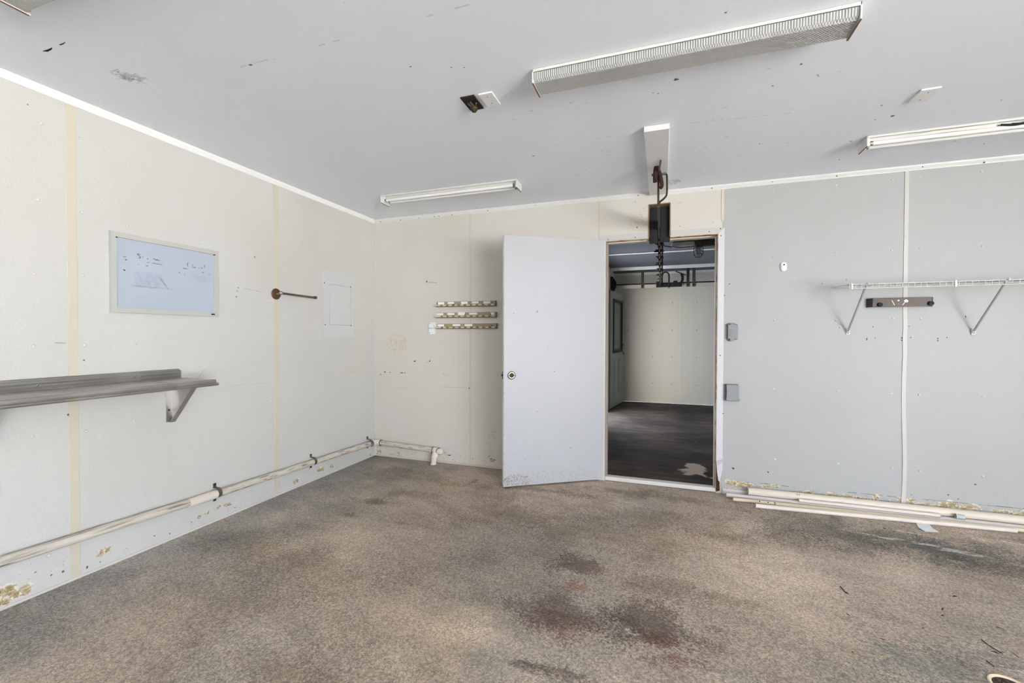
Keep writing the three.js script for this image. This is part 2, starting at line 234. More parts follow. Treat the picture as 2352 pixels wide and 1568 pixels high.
for (const [px, py] of [[95, 283], [185, 318], [242, 342], [461, 424], [87, 458], [188, 488], [293, 520], [461, 558], [78, 629], [190, 632], [77, 795], [194, 793], [310, 792], [467, 797], [75, 1002], [198, 990], [308, 968], [463, 948], [617, 540], [615, 597], [643, 602], [695, 615], [695, 558], [615, 691], [695, 695], [620, 805], [643, 801], [672, 802], [770, 802], [764, 896], [670, 910], [642, 916], [622, 920], [640, 487], [617, 478], [290, 1262], [112, 1275], [440, 1203]]) rivet(wallLeft, onLeft(px, py), 'x', rivetMat);

// ================================================================ WALL WITH THE DOOR (z = 0)
const OP = { x0: 2.36, x1: 3.237, h: 2.064 }, SLOT = { x0: 2.709, x1: 2.879, h: 2.339 }, WT = 0.12;
const xSeams = [1.087, 2.301, 3.268, 4.434, 5.65];
const wallBack = structure('wall_back', 'wall of embossed sheets with the door opening', 'wall');
const around = (a, b) => [[a, 0], [OP.x0, 0], [OP.x0, OP.h], [SLOT.x0, OP.h], [SLOT.x0, SLOT.h], [SLOT.x1, SLOT.h], [SLOT.x1, OP.h], [OP.x1, OP.h], [OP.x1, 0], [b, 0], [b, H], [a, H]];
part('backing', extrude(around(0, W + 0.15), WT - 0.003).translate(0, 0, -WT), M.core, wallBack);
const BX = 2.69;                                                                // two drawn sheets: 0 .. BX (cream) and BX .. 5.4
const drawBack = (p) => {
  const P = (px, py) => { const q = onBack(px, py); return [q.x, q.y]; };
  const at = (px, py, f, ...r) => { const q = P(px, py); f(q[0], q[1], ...r); };
  // flaked paint along the bottom edges
  for (const [px, py, ra, rb] of [[871, 1036, 0.022, 0.016], [915, 1040, 0.016, 0.012], [1131, 1055, 0.028, 0.022], [1672, 1110, 0.03, 0.034], [1692, 1110, 0.035, 0.03], [1712, 1113, 0.05, 0.02], [1672, 1122, 0.02, 0.014], [1690, 1124, 0.022, 0.014], [1780, 1116, 0.018, 0.012], [1745, 1116, 0.06, 0.01], [1850, 1130, 0.05, 0.014], [1905, 1137, 0.05, 0.022], [1918, 1140, 0.02, 0.014], [1950, 1142, 0.05, 0.02], [1980, 1146, 0.03, 0.02], [2009, 1145, 0.022, 0.028], [2070, 1148, 0.026, 0.02], [2092, 1152, 0.03, 0.026], [2130, 1160, 0.06, 0.02], [2150, 1162, 0.04, 0.018], [2185, 1162, 0.05, 0.03], [2222, 1164, 0.05, 0.026], [2290, 1175, 0.035, 0.016], [2316, 1180, 0.03, 0.03], [2342, 1180, 0.03, 0.03]]) at(px, py, (a, b) => peel(p, a, b, ra, rb));
  for (const [x0, y0, x1, y1] of [[1705, 1107, 1770, 1111], [1795, 1115, 1810, 1117], [1938, 1129, 2050, 1140], [2120, 1146, 2352, 1168], [862, 1040, 880, 1044], [895, 1042, 925, 1048]]) for (let t = 0; t < 1; t += 0.09) if (rnd() > 0.25) p.line([P(x0 + (x1 - x0) * t, y0 + (y1 - y0) * t), P(x0 + (x1 - x0) * (t + 0.08), y0 + (y1 - y0) * (t + 0.08))], rr(0.002, 0.005), '#6d5d45', rr(0.5, 0.95));
  for (const [px, py, w, h] of [[980, 647, 0.008, 0.008], [952, 829, 0.014, 0.006], [987, 829, 0.006, 0.006], [1078, 891, 0.006, 0.008], [884, 854, 0.008, 0.005], [896, 855, 0.014, 0.002], [922, 856, 0.02, 0.003], [930, 856, 0.008, 0.003], [884, 854, 0.012, 0.003], [874, 860, 0.003, 0.012], [1019, 859, 0.003, 0.003], [1028, 860, 0.003, 0.003], [1684, 1075, 0.01, 0.006], [1764, 1084, 0.004, 0.006], [1888, 651, 0.003, 0.003], [1944, 643, 0.003, 0.003], [1991, 777, 0.004, 0.004], [1991, 780, 0.004, 0.004], [2010, 776, 0.003, 0.003], [2071, 776, 0.005, 0.004], [2071, 781, 0.005, 0.004], [2092, 775, 0.004, 0.003], [2154, 777, 0.004, 0.004], [2154, 782, 0.004, 0.004], [2175, 775, 0.004, 0.003], [2005, 750, 0.004, 0.003], [2088, 749, 0.003, 0.003], [1928, 752, 0.003, 0.003], [2218, 727, 0.003, 0.008], [2240, 1112, 0.005, 0.004], [2178, 1136, 0.004, 0.004], [1463, 522, 0.007, 0.005], [1032, 1045, 0.02, 0.004], [1675, 652, 0.004, 0.004]]) at(px, py, (a, b) => p.blob(a, b, w, h, '#3d3126', 0.6));
  for (const [px, py] of [[1084, 495], [1076, 505], [1040, 600], [1440, 500], [1420, 470], [1600, 480], [1030, 840], [1110, 840]]) at(px, py, (a, b) => p.dot(a, b, 0.0025, '#857a68', 0.7));
  at(910, 790, (a, b) => { p.specks(a, b, 0.13, 0.11, 320, 0.002, 0.012, ['#cdb593', '#c9b28f', '#b99e78'], 0.14); });   // brown smudge beside the corner
  at(1470, 505, (a, b) => { p.specks(a, b, 0.1, 0.1, 260, 0.001, 0.004, ['#c6ab79', '#a98d5f', '#d6c29a'], 0.55); });      // rust bleeding beside the slot
  at(1548, 470, (a, b) => p.specks(a, b, 0.05, 0.04, 60, 0.001, 0.003, ['#c6ab79', '#a98d5f'], 0.5));
  p.line([P(905, 888), P(940, 891)], 0.002, '#b3a994', 0.7); p.line([P(1012, 888), P(1070, 890)], 0.002, '#9d9484', 0.7); p.line([P(985, 648), P(1003, 649)], 0.008, '#8f887b', 0.5); p.line([P(980, 834), P(990, 826)], 0.003, '#756c5f', 0.6);
  p.line([P(2018, 1094), P(2035, 1097)], 0.004, '#c3b494', 0.7); p.line([P(2155, 1124), P(2168, 1112)], 0.012, '#b9bab9', 0.8); p.line([P(1730, 1084), P(1765, 1088)], 0.002, '#b8b6ac', 0.6);
  for (let i = 0; i < 24; i++) { const a = rr(0.02, 1.5), b = rr(0.015, 0.11), q = []; for (let k = 0; k < 5; k++) q.push([a + 0.012 * Math.cos(k * 0.7 + i), b + 0.01 * Math.sin(k * 0.7 + i)]); p.line(q, 0.0022, ['#6d5d45', '#9a8660'][i % 2], rr(0.4, 0.9)); }
  for (let i = 0; i < 90; i++) { const a = rr(0, 2.3), b = rr(0.01, 0.13); p.blob(a, b, rr(0.001, 0.006), rr(0.001, 0.004), ['#7d7058', '#a8987a', '#5a4c39'][i % 3], 0.6, rr(0.4, 0.9), 8); }
  for (let i = 0; i < 70; i++) { const a = rr(3.28, 5.4), b = rr(0.02, 0.14); p.blob(a, b, rr(0.001, 0.006), rr(0.001, 0.004), ['#8f8264', '#a8987a', '#6c5d42'][i % 3], 0.6, rr(0.3, 0.8), 8); }
  at(1127, 1000, (a, b) => p.specks(a, b, 0.06, 0.2, 46, 0.001, 0.004, ['#6d5d45', '#8d7d60', '#4a3c2b'], 0.8));
  for (let i = 0; i < 140; i++) p.dot(rr(0, 5.4), rr(0.1, H), rr(0.0006, 0.0016), '#8b8780', rr(0.2, 0.6));
};
const creamMap = sheet(2048, 1856, 0, BX, 0, H, [214, 209, 201], 8, drawBack);
const headMap = sheet(512, 1024, 2.3, 3.27, 0, H, [214, 209, 201], 8, drawBack);
const paleMap = sheet(2048, 1856, BX, 5.4, 0, H, [180, 181, 181], 4, drawBack);
const creamMat = wallMat(creamMap, 0.5, 0.0006), paleMat = wallMat(paleMap, 0.48, 0.0008), headMat = wallMat(headMap, 0.5, 0.0006);
part('panel', planar(box(0.002, xSeams[0] - 0.002, 0.004, H, -0.003, 0), 'X', 'Y', 0, BX, 0, H), creamMat, wallBack);
part('panel', planar(box(xSeams[0] + 0.002, xSeams[1] - 0.002, 0.004, H, -0.003, 0), 'X', 'Y', 0, BX, 0, H), creamMat, wallBack);
part('panel', planar(extrude(around(xSeams[1] + 0.002, xSeams[2] - 0.002), 0.003).translate(0, 0, -0.003), 'X', 'Y', 2.3, 3.27, 0, H), headMat, wallBack);
part('panel', planar(box(xSeams[2] + 0.002, xSeams[3] - 0.002, 0.004, H, -0.003, 0), 'X', 'Y', BX, 5.4, 0, H), paleMat, wallBack);
part('panel', planar(box(xSeams[3] + 0.002, xSeams[4] - 0.002, 0.004, H, -0.003, 0), 'X', 'Y', BX, 5.4, 0, H), paleMat, wallBack);
part('panel', planar(box(xSeams[4] + 0.002, W, 0.004, H, -0.003, 0), 'X', 'Y', BX, 5.4, 0, H), paleMat, wallBack);
part('seam_strip', rbox(xSeams[0] - 0.006, xSeams[0] + 0.006, 0.004, H - 0.03, -0.001, 0.002, 0.001), mat('#d0cabc', 0.5), wallBack);
part('seam_strip', rbox(xSeams[1] - 0.008, xSeams[1] + 0.008, 2.112, H - 0.03, -0.001, 0.0025, 0.001), mat('#d0c8b7', 0.5), wallBack);
part('seam_strip', rbox(xSeams[2] - 0.013, xSeams[2] + 0.008, 2.16, H - 0.03, -0.001, 0.004, 0.0015), mat('#d6cfbf', 0.5), wallBack);
{ const pts = []; for (let i = 0; i <= 24; i++) { const y = 0.05 + (H - 0.085) * i / 24; pts.push(V(xSeams[3] + 0.008 * (1 - i / 24) * Math.sin(i * 0.55) * (i < 14 ? 1 : 0.1) + (i < 12 ? 0.004 : 0), y, 0.001)); }
  const s = part('seam_strip', pts.slice(1).map((b, i) => { const a = pts[i], sh = extrude([[a.x - 0.012, a.y], [a.x + 0.012, a.y], [b.x + 0.012, b.y + 0.0005], [b.x - 0.012, b.y + 0.0005]], 0.004); return sh.translate(0, 0, 0); }), mat('#cfcdc8', 0.45), wallBack); s.userData.label = 'wavy off-white joint strip'; }
part('seam_strip', rbox(xSeams[4] - 0.012, xSeams[4] + 0.012, 0.004, H - 0.03, -0.001, 0.004, 0.0015), mat('#e9e3d6', 0.5), wallBack);
for (const [px, py] of [[1775, 590], [1920, 580], [2048, 575], [2114, 570], [2256, 565], [1778, 735], [1920, 735], [2051, 732], [2115, 731], [2257, 731], [1777, 894], [1924, 898], [2047, 903], [2111, 906], [2258, 911], [1780, 1055], [1925, 1065], [2049, 1075], [2112, 1081], [2257, 1094], [1775, 437], [1920, 425], [2050, 412], [2113, 406], [2255, 394], [2043, 1148], [2109, 1154], [2253, 1170]]) rivet(wallBack, onBack(px, py), 'z', rivetMatB);
for (const [px, py] of [[1394, 472], [1460, 463], [1565, 463], [1640, 458], [1563, 518], [1638, 510], [885, 608], [884, 725], [884, 835], [1116, 845], [1055, 838], [1060, 500]]) rivet(wallBack, onBack(px, py), 'z', rivetMat);

// ---- the walls behind the camera and the wide doorway to the yard
const wallRight = structure('wall_right', 'wall with the wide doorway to the yard', 'wall', [box(W, W + 0.15, 0, H, -0.12, DOORWAY.z0), box(W, W + 0.15, 0, H, DOORWAY.z1, D + 0.15), box(W, W + 0.15, DOORWAY.h, H, DOORWAY.z0, DOORWAY.z1)], mat('#cfcecb', 0.5));
structure('wall_front', 'plain off-white wall facing the door', 'wall', box(-0.16, W + 0.15, 0, H, D, D + 0.15), mat('#cfcdc7', 0.5));

// ================================================================ CEILING
const ceilMap = sheet(2048, 1152, 0, 5.4, 0, 3.2, [241, 245, 253], 3, (p) => {
  const P = (px, py) => { const q = onCeil(px, py); return [q.x, q.z]; };
  const at = (px, py, f, ...r) => { const q = P(px, py); f(q[0], q[1], ...r); };
  for (const [px, py, r] of [[943, 153, 4], [1037, 155, 3], [1066, 155, 3], [1553, 182, 9], [1500, 213, 3], [1512, 215, 3], [2050, 266, 8], [1928, 367, 4], [1955, 324, 5], [2025, 242, 4], [1667, 29, 4], [1840, 147, 5], [1878, 172, 3], [1775, 197, 4], [1393, 180, 6], [1745, 330, 4], [1225, 358, 5], [2010, 275, 3], [1880, 175, 3], [2193, 324, 4], [2260, 330, 4], [2300, 230, 3]]) at(px, py, (a, b) => p.blob(a, b, r * 0.001, r * 0.001, '#4c4742', 0.7));
  at(575, 149, (a, b) => { p.blob(a, b, 0.012, 0.007, '#d8cdb6', 0.6); p.blob(a, b, 0.006, 0.004, '#2c221b', 0.7); });
  for (let k = 0; k < 26; k++) { const t = k / 26, [a, b] = P(268 + 62 * t + rr(-5, 5), 168 + 16 * t + rr(-6, 6)), q = []; for (let i = 0; i < 6; i++) q.push([a + rr(-0.03, 0.03), b + rr(-0.02, 0.02)]); p.line(q, 0.0013, '#5f5f66', 0.5); }       // grey scribble of scuffs
  for (const [x0, y0, x1, y1] of [[1110, 2, 560, 152], [1240, 340, 1470, 302], [1540, 287, 1830, 258], [1670, 410, 1815, 330]]) for (let t = 0; t < 1; t += 0.03) if (rnd() > 0.35) p.line([P(x0 + (x1 - x0) * t, y0 + (y1 - y0) * t), P(x0 + (x1 - x0) * (t + 0.026), y0 + (y1 - y0) * (t + 0.026))], 0.0022, rnd() > 0.5 ? '#f4f4f4' : '#a7a7aa', 0.7);
  at(1548, 418, (a, b) => p.specks(a, b, 0.05, 0.06, 260, 0.001, 0.004, ['#6c655c', '#8a8378', '#4d463f'], 0.35));
  at(1478, 428, (a, b) => p.specks(a, b, 0.05, 0.04, 90, 0.001, 0.003, ['#8a7f74', '#6c655c'], 0.3));
  for (let i = 0; i < 60; i++) { const a = rr(2.0, 3.6), b = rr(0.2, 1.6); p.line([[a, b], [a + rr(0.004, 0.02), b + rr(-0.004, 0.006)]], 0.002, '#5a554f', rr(0.25, 0.7)); }
  for (let i = 0; i < 200; i++) p.dot(rr(0, 5.4), rr(0, 3.2), rr(0.0008, 0.002), '#77736f', rr(0.2, 0.6));
});
ceilMap.flipY = true;
const ceiling = structure('ceiling', 'flat pale grey panel ceiling', 'ceiling');
part('deck', box(-0.16, W + 0.15, H + 0.003, H + 0.15, -0.12, D + 0.15), M.core, ceiling);
const ceilMat = new THREE.MeshStandardMaterial({ map: ceilMap, roughness: 0.6, bumpMap: pebble, bumpScale: 0.0004 });
const zs = [0, 1.128, 2.348, 3.2];
for (let i = 0; i < 3; i++) part('panel', planar(box(0, 5.4, H, H + 0.003, zs[i] + 0.0004, zs[i + 1] - 0.0004), 'X', 'Z', 0, 5.4, 0, 3.2), ceilMat, ceiling);
for (const [x0, x1, z0, z1] of [[5.4, W, 0, 3.2], [0, 5.4, 3.2, D], [5.4, W, 3.2, D]]) part('panel', planar(box(x0, x1, H, H + 0.003, z0, z1), 'X', 'Z', 0, 5.4, 0, 3.2), ceilMat, ceiling);
// torn skin of the ceiling sheet
for (const [pts, s] of [[[[98, 117], [108, 114], [120, 109], [119, 113], [110, 118]], 1], [[[136, 102], [145, 99], [150, 96], [147, 100], [139, 103]], 1]]) {
  const q = pts.map(([px, py]) => { const c = onCeil(px, py); return [c.x, c.z]; });
  const t = part('tear', extrude(q, 0.0015).rotateX(Math.PI / 2).translate(0, H, 0), M.hole, ceiling); t.userData.label = 'dark tear in the ceiling sheet';
}

// ================================================================ TRIM
structure('trim_1', 'white cove strip along the top of the shelf wall', 'trim', [extrude([[0, H], [0.018, H], [0.016, H - 0.012], [0.006, H - 0.03], [0.004, H - 0.036], [0, H - 0.036]], D).translate(0, 0, 0)], mat('#f2f2f0', 0.35));
const trimScrews = [[874, 507], [920, 503], [962, 501], [998, 496], [1008, 495], [1038, 491], [1120, 482], [1229, 469], [1337, 458], [1466, 447], [1635, 430], [1774, 415], [1922, 402], [2119, 381], [2261, 371]];
const trim2 = structure('trim_2', 'white cove strip along the top of the door wall', 'trim');
part('strip', extrude([[0, H], [-0.018, H], [-0.016, H - 0.012], [-0.006, H - 0.028], [-0.004, H - 0.034], [0, H - 0.034]], W - 0.002).rotateY(Math.PI / 2), mat('#e0e0de', 0.38), trim2);
for (const [px, py] of trimScrews) { const q = onBack(px, py + 2, 0.012); const s = part('screw', new THREE.SphereGeometry(0.0042, 8, 6), M.ink, trim2); s.position.set(q.x, Math.min(H - 0.006, Math.max(H - 0.028, q.y)), 0.011); }
structure('trim_3', 'slim white corner strip between the two walls', 'trim', rbox(0.0005, 0.02, 0.004, H - 0.034, 0.0005, 0.006, 0.002), mat('#d4d2cd', 0.4));
structure('baseboard_left', 'thin cream kick strip under the pipe', 'baseboard', rbox(0, 0.005, 0, 0.014, 0.006, D, 0.002), mat('#d2cec5', 0.5));
structure('baseboard_back', 'thin cracked cream kick strip under the corner pipe', 'baseboard', rbox(0.006, OP.x0 - 0.06, 0, 0.02, 0, 0.006, 0.002), mat('#cfc6b6', 0.5));
structure('baseboard_right', 'white plastic kick strip behind the loose pipes', 'baseboard', [rbox(3.283, W, 0, 0.036, 0, 0.012, 0.004), rbox(3.283, 3.5, 0.03, 0.04, 0, 0.008, 0.003)], mat('#d8d4d2', 0.45));

// ---- door frame
const frame = structure('trim_4', 'white metal door frame with rusted rebate', 'trim');
const rustMap = sheet(256, 1024, 0, 0.25, 0, 2.1, [232, 220, 204], 16, (p) => { for (let i = 0; i < 260; i++) { const y = rr(0, 2.1); p.blob(0.12 + rr(-0.07, 0.07), y, rr(0.01, 0.06), rr(0.01, 0.09), ['#8a4a22', '#a86230', '#5a2d18', '#bd8450', '#6d3a1e'][i % 5], 0.6, rr(0.4, 0.9), 14); } });
const rustMat = new THREE.MeshStandardMaterial({ map: rustMap, roughness: 0.9 });
const uvAlong = (g, a, b) => { const n = g.index ? g.toNonIndexed() : g, P = n.attributes.position, uv = new Float32Array(P.count * 2); for (let i = 0; i < P.count; i++) uv.set([P['get' + a](i) * 4, P['get' + b](i) / 2.1], i * 2); n.setAttribute('uv', new THREE.BufferAttribute(uv, 2)); return n; };
const frameWhite = mat('#d8d8dc', 0.4);
part('jamb', uvAlong(box(OP.x1 - 0.004, OP.x1, 0.0, OP.h, -0.062, -0.012), 'Z', 'Y'), rustMat, frame).userData.label = 'rusted hinge-less jamb';
part('jamb', [box(OP.x1 - 0.012, OP.x1, 0.0, OP.h, -WT, -0.062), box(OP.x1 - 0.003, OP.x1, 0, OP.h, -0.012, 0.001)], mat('#ece5da', 0.5), frame);
part('jamb', [box(OP.x0, OP.x0 + 0.012, 0, OP.h, -WT, -0.05), box(OP.x0, OP.x0 + 0.003, 0, OP.h, -0.05, 0)], mat('#a89c92', 0.6), frame);
for (const [a, b] of [[OP.x0, SLOT.x0], [SLOT.x1, OP.x1]]) {
  part('head', uvAlong(box(a, b, OP.h - 0.004, OP.h, -0.062, -0.004), 'Z', 'X'), rustMat, frame);
  part('head', box(a, b, OP.h - 0.014, OP.h, -WT, -0.062), mat('#cfc6ba', 0.5), frame);
}
const casingR = part('casing', [extrude([[OP.x1 + 0.006, 0.16], [OP.x1 + 0.012, 0.12], [OP.x1 + 0.014, 0.10], [OP.x1 + 0.026, 0.10], [OP.x1 + 0.044, 0.19], [OP.x1 + 0.044, OP.h + 0.044], [OP.x1, OP.h + 0.002], [OP.x1, 0.24]], 0.004)], frameWhite, frame);
part('casing', extrude([[SLOT.x1 + 0.004, OP.h + 0.002], [OP.x1, OP.h + 0.002], [OP.x1 + 0.042, OP.h + 0.046], [SLOT.x1 + 0.004, OP.h + 0.046]], 0.004), mat('#cbc9c6', 0.4), frame);
part('casing', extrude([[OP.x0 - 0.058, OP.h + 0.02], [OP.x0 - 0.058, OP.h + 0.046], [SLOT.x0 - 0.03, OP.h + 0.046], [SLOT.x0 - 0.004, OP.h + 0.03], [SLOT.x0 - 0.004, OP.h + 0.002], [OP.x0 - 0.02, OP.h + 0.002]], 0.004), mat('#cbc9c6', 0.4), frame);
part('bent_tab', extrude([[-0.017, 0.005], [0.014, 0.025], [0.017, -0.004], [-0.011, -0.025]], 0.003).rotateY(-0.3).translate(3.262, 0.25, 0.01), frameWhite, frame);
for (const [px, py] of [[1397, 550], [1459, 545], [1629, 532], [1655, 525], [1656, 541], [1664, 678], [1654, 816], [1661, 949]]) { const q = onBack(px, py, 0.004), s = part('screw', new THREE.SphereGeometry(0.004, 8, 6).scale(1, 1, 0.5), M.ink, frame); s.position.set(q.x, q.y, 0.005); }
part('rotten_core', [extrude([[OP.x1 - 0.002, 0.01], [OP.x1 + 0.026, 0.02], [OP.x1 + 0.024, 0.09], [OP.x1 + 0.016, 0.1], [OP.x1 + 0.014, 0.16], [OP.x1 + 0.004, 0.2], [OP.x1 - 0.002, 0.26]], 0.002)], mat('#3a2416', 0.95), frame).userData.label = 'rotted brown wood at the foot of the frame';
structure('trim_5', 'worn white metal threshold of the doorway', 'trim', rbox(OP.x0, OP.x1 - 0.003, 0, 0.034, -0.07, -0.008, 0.004), mat('#dcd9d5', 0.45));
part('plate', box(OP.x0, OP.x1, 0, 0.018, -WT, -0.072), M.iron, frame);

// ================================================================ DOOR (open)
{
  const hinge = V(2.348, 0, 0.004), ang = Math.atan2(0.475, 0.741), L = 0.883, T = 0.044, y0 = 0.012, y1 = 2.066;
  const d = structure('door_1', 'white steel door standing open with a bare latch bore', 'door');
  d.position.copy(hinge); d.rotation.y = Math.PI + ang;                         // local +x runs from the hinge to the free edge, local -z faces the room
  const doorMap = sheet(1024, 2048, 0, L, 0, y1, [182, 183, 187], 3, (p) => {
    p.specks(0.77, 0.05, 0.12, 0.06, 420, 0.001, 0.0032, ['#6b4a2c', '#8a6844', '#4c3a2a', '#a5875e'], 0.85);
    p.specks(0.45, 0.06, 0.42, 0.06, 520, 0.0008, 0.0026, ['#7a6248', '#8d8578', '#5c4a38'], 0.7);
    p.specks(0.72, 0.17, 0.2, 0.12, 160, 0.0008, 0.0024, ['#55524d', '#7a746a'], 0.75); p.specks(0.8, 0.45, 0.05, 0.1, 40, 0.0008, 0.002, ['#55524d'], 0.7);
    for (let i = 0; i < 90; i++) p.specks(rr(0, L), rr(0, y1), 0.03, 0.03, 4, 0.0007, 0.0018, ['#8b8c90'], 0.6);
    for (let i = 0; i < 26; i++) { const a = rr(0.05, L), b = rr(0.1, 1.95), l = rr(0.02, 0.09); p.line([[a, b], [a - l, b + rr(-0.006, 0.006)]], 0.0012, '#9b9ca1', 0.5); }
    for (let t = 0.3; t < 2; t += 0.06) if (rnd() > 0.4) p.line([[0.6, t], [0.602, t + 0.04]], 0.0012, '#8f9095', 0.6);
    for (const [a, b] of [[0.6, 1.45], [0.45, 0.95], [0.5, 1.16], [0.3, 0.3], [0.25, 0.26], [0.6, 0.62], [0.8, 1.43]]) p.blob(a, b, rr(0.003, 0.009), rr(0.003, 0.008), '#77767a', 0.6, 0.7);
    for (let i = 0; i < 46; i++) p.blob(L - 0.003, rr(0.05, 2.04), rr(0.001, 0.004), rr(0.001, 0.008), ['#8f8982', '#7a6d60'][i % 2], 0.7, rr(0.3, 0.7), 8);
  });
  const leaf = rbox(0, L, y0, y1, 0, T, 0.003, 2);
  part('leaf', planar(leaf, 'X', 'Y', 0, L, 0, y1), new THREE.MeshStandardMaterial({ map: doorMap, roughness: 0.45, bumpMap: pebble, bumpScale: 0.0002 }), d);
  const edge = part('edge_band', rbox(L - 0.001, L + 0.0025, y0 + 0.01, y1 - 0.008, 0.006, T - 0.006, 0.001), mat('#d5d2cb', 0.5), d);
  const kx = L - 0.066, ky = 0.925;
  const disc = new THREE.LatheGeometry([[0, 0], [0.034, 0], [0.034, 0.004], [0.029, 0.009], [0.021, 0.011], [0.016, 0.007], [0, 0.007]].map(([x, y]) => new THREE.Vector2(x, y)), 28).rotateX(-Math.PI / 2).translate(kx, ky, 0);
  const rose = part('rose', disc, M.chrome, d); rose.userData.label = 'worn chrome rose without a knob';
  part('spindle_socket', [new THREE.LatheGeometry([[0, 0.008], [0.018, 0.008], [0.018, 0.016], [0.012, 0.018], [0.007, 0.014], [0, 0.014]].map(([x, y]) => new THREE.Vector2(x, y)), 20).rotateX(-Math.PI / 2).translate(kx, ky, 0)], M.brass, rose);
  for (const s of [-1, 1]) part('screw_hole', new THREE.SphereGeometry(0.003, 8, 6).translate(kx + s * 0.021, ky, -0.011), M.hole, rose);
  const latch = part('latch_plate', rbox(L + 0.001, L + 0.004, ky - 0.03, ky + 0.03, 0.008, 0.034, 0.001), M.iron, d);
  part('latch_bolt', rbox(L + 0.003, L + 0.014, ky - 0.008, ky + 0.008, 0.014, 0.028, 0.002), M.iron, latch);
  for (const y of [0.25, 1.05, 1.82]) part('hinge', rod(V(-0.004, y, 0.03), V(-0.004, y + 0.09, 0.03), 0.006), M.zinc, d);
}

// ================================================================ THINGS ON THE SHELF WALL
{ // whiteboard
  const t = thing('whiteboard', 'small framed whiteboard with half wiped marker writing', 'whiteboard');
  const z0 = 1.685, z1 = 2.284, y0 = 1.372, y1 = 1.808, f = 0.026, th = 0.016;
  const wb = sheet(1024, 768, 0, 1, 0, 1, [181, 190, 203], 6, (p) => {          // u runs with the writing
    const S = (pts, w = 0.0048, al = 0.9) => p.line(pts, w, '#23252b', al);
    S([[0.215, 0.795], [0.2, 0.81], [0.19, 0.8], [0.2, 0.785], [0.22, 0.765], [0.215, 0.745], [0.2, 0.75]]); S([[0.24, 0.77], [0.243, 0.775]]); p.dot(0.285, 0.755, 0.005, '#23252b'); S([[0.34, 0.765], [0.35, 0.775]]);
    S([[0.355, 0.75], [0.362, 0.765], [0.37, 0.752], [0.378, 0.766], [0.386, 0.755], [0.4, 0.757]]); S([[0.28, 0.7], [0.3, 0.703]], 0.004, 0.6); S([[0.33, 0.702], [0.42, 0.697]], 0.004); S([[0.27, 0.65], [0.29, 0.645]]); S([[0.19, 0.65], [0.205, 0.652]], 0.003, 0.5);
    S([[0.065, 0.735], [0.09, 0.735]], 0.004); S([[0.085, 0.695], [0.095, 0.695]], 0.008); S([[0.07, 0.545], [0.08, 0.54]], 0.01);
    S([[0.7, 0.79], [0.69, 0.76], [0.7, 0.73]]); S([[0.745, 0.775], [0.752, 0.75], [0.745, 0.725]], 0.004, 0.6); S([[0.757, 0.72], [0.775, 0.735], [0.782, 0.725]]); S([[0.82, 0.73], [0.826, 0.725]]); S([[0.845, 0.745], [0.852, 0.73], [0.863, 0.738]]); S([[0.885, 0.79], [0.89, 0.755]]); S([[0.64, 0.69], [0.69, 0.688]], 0.005, 0.8); S([[0.6, 0.62], [0.607, 0.6]]); p.dot(0.66, 0.59, 0.004, '#23252b'); S([[0.86, 0.67], [0.88, 0.66]], 0.005); S([[0.93, 0.65], [0.96, 0.643]], 0.003, 0.6);
    for (let i = 0; i < 150; i++) { const x = rr(0.17, 0.42), y = rr(0.36, 0.57); p.line([[x, y], [x + rr(-0.02, 0.03), y - rr(0.01, 0.06)]], rr(0.012, 0.035), '#8d8893', 0.035); }
    for (let i = 0; i < 40; i++) { const a = rr(0.1, 0.48); p.line([[a, 0.335 + rr(-0.015, 0.015)], [a + 0.07, 0.33 + rr(-0.012, 0.012)]], 0.012, '#8a8088', 0.07); }
    for (let i = 0; i < 26; i++) { const q = rr(0, 1); p.line([[0.4 + q * 0.07 + rr(-0.01, 0.01), 0.5 - q * 0.15], [0.42 + q * 0.07, 0.46 - q * 0.13]], 0.016, '#857d87', 0.08); }
    for (let i = 0; i < 60; i++) p.line([[rr(0.72, 0.95), rr(0.5, 0.62)], [rr(0.72, 0.95), rr(0.48, 0.6)]], 0.014, '#9a94a2', 0.035);
    for (const [a, b, ra, rb] of [[0.3, 0.82, 0.07, 0.05], [0.08, 0.7, 0.03, 0.09], [0.23, 0.17, 0.03, 0.03], [0.42, 0.72, 0.04, 0.04]]) for (let i = 0; i < 40; i++) { const x = a + rr(-ra, ra), y = b + rr(-rb, rb); p.line([[x, y], [x + rr(-0.03, 0.03), y + rr(-0.03, 0.03)]], rr(0.004, 0.012), '#9fa2ad', 0.07); }
  });
  const bd = box(0.004, 0.0075, y0 + f - 0.004, y1 - f + 0.004, z0 + f - 0.004, z1 - f + 0.004), g = planar(bd, 'Z', 'Y', z1 - f, z0 + f, y0 + f, y1 - f);
  part('board', g, new THREE.MeshStandardMaterial({ map: wb, roughness: 0.22 }), t);
  const railMat = mat('#c0beb8', 0.45), railMat2 = mat('#bcbeb9', 0.45);
  const prof = (len) => extrude([[0, 0], [len, 0], [len - f, f], [f, f]], th, [], 0.0012);
  const put = (g, y, z, rot, m) => part('frame_rail', g.rotateZ(rot).rotateY(Math.PI / 2).translate(0.001, y, z), m, t);
  put(prof(z1 - z0), y0, z1, 0, railMat2); put(prof(z1 - z0), y1, z0, Math.PI, railMat);
  put(prof(y1 - y0), y0, z0, Math.PI / 2, railMat); put(prof(y1 - y0), y1, z1, -Math.PI / 2, railMat2);
  part('maker_plate', box(0.017, 0.0195, y0 + 0.009, y0 + 0.017, z0 + 0.028, z0 + 0.052), M.ink, t).userData.label = 'small black plate on the frame';
  for (const z of [z0 + f, z1 - f]) part('corner_clip', box(0.007, 0.019, y1 - f - 0.006, y1 - f, z - 0.004, z + 0.004), M.ink, t);
}
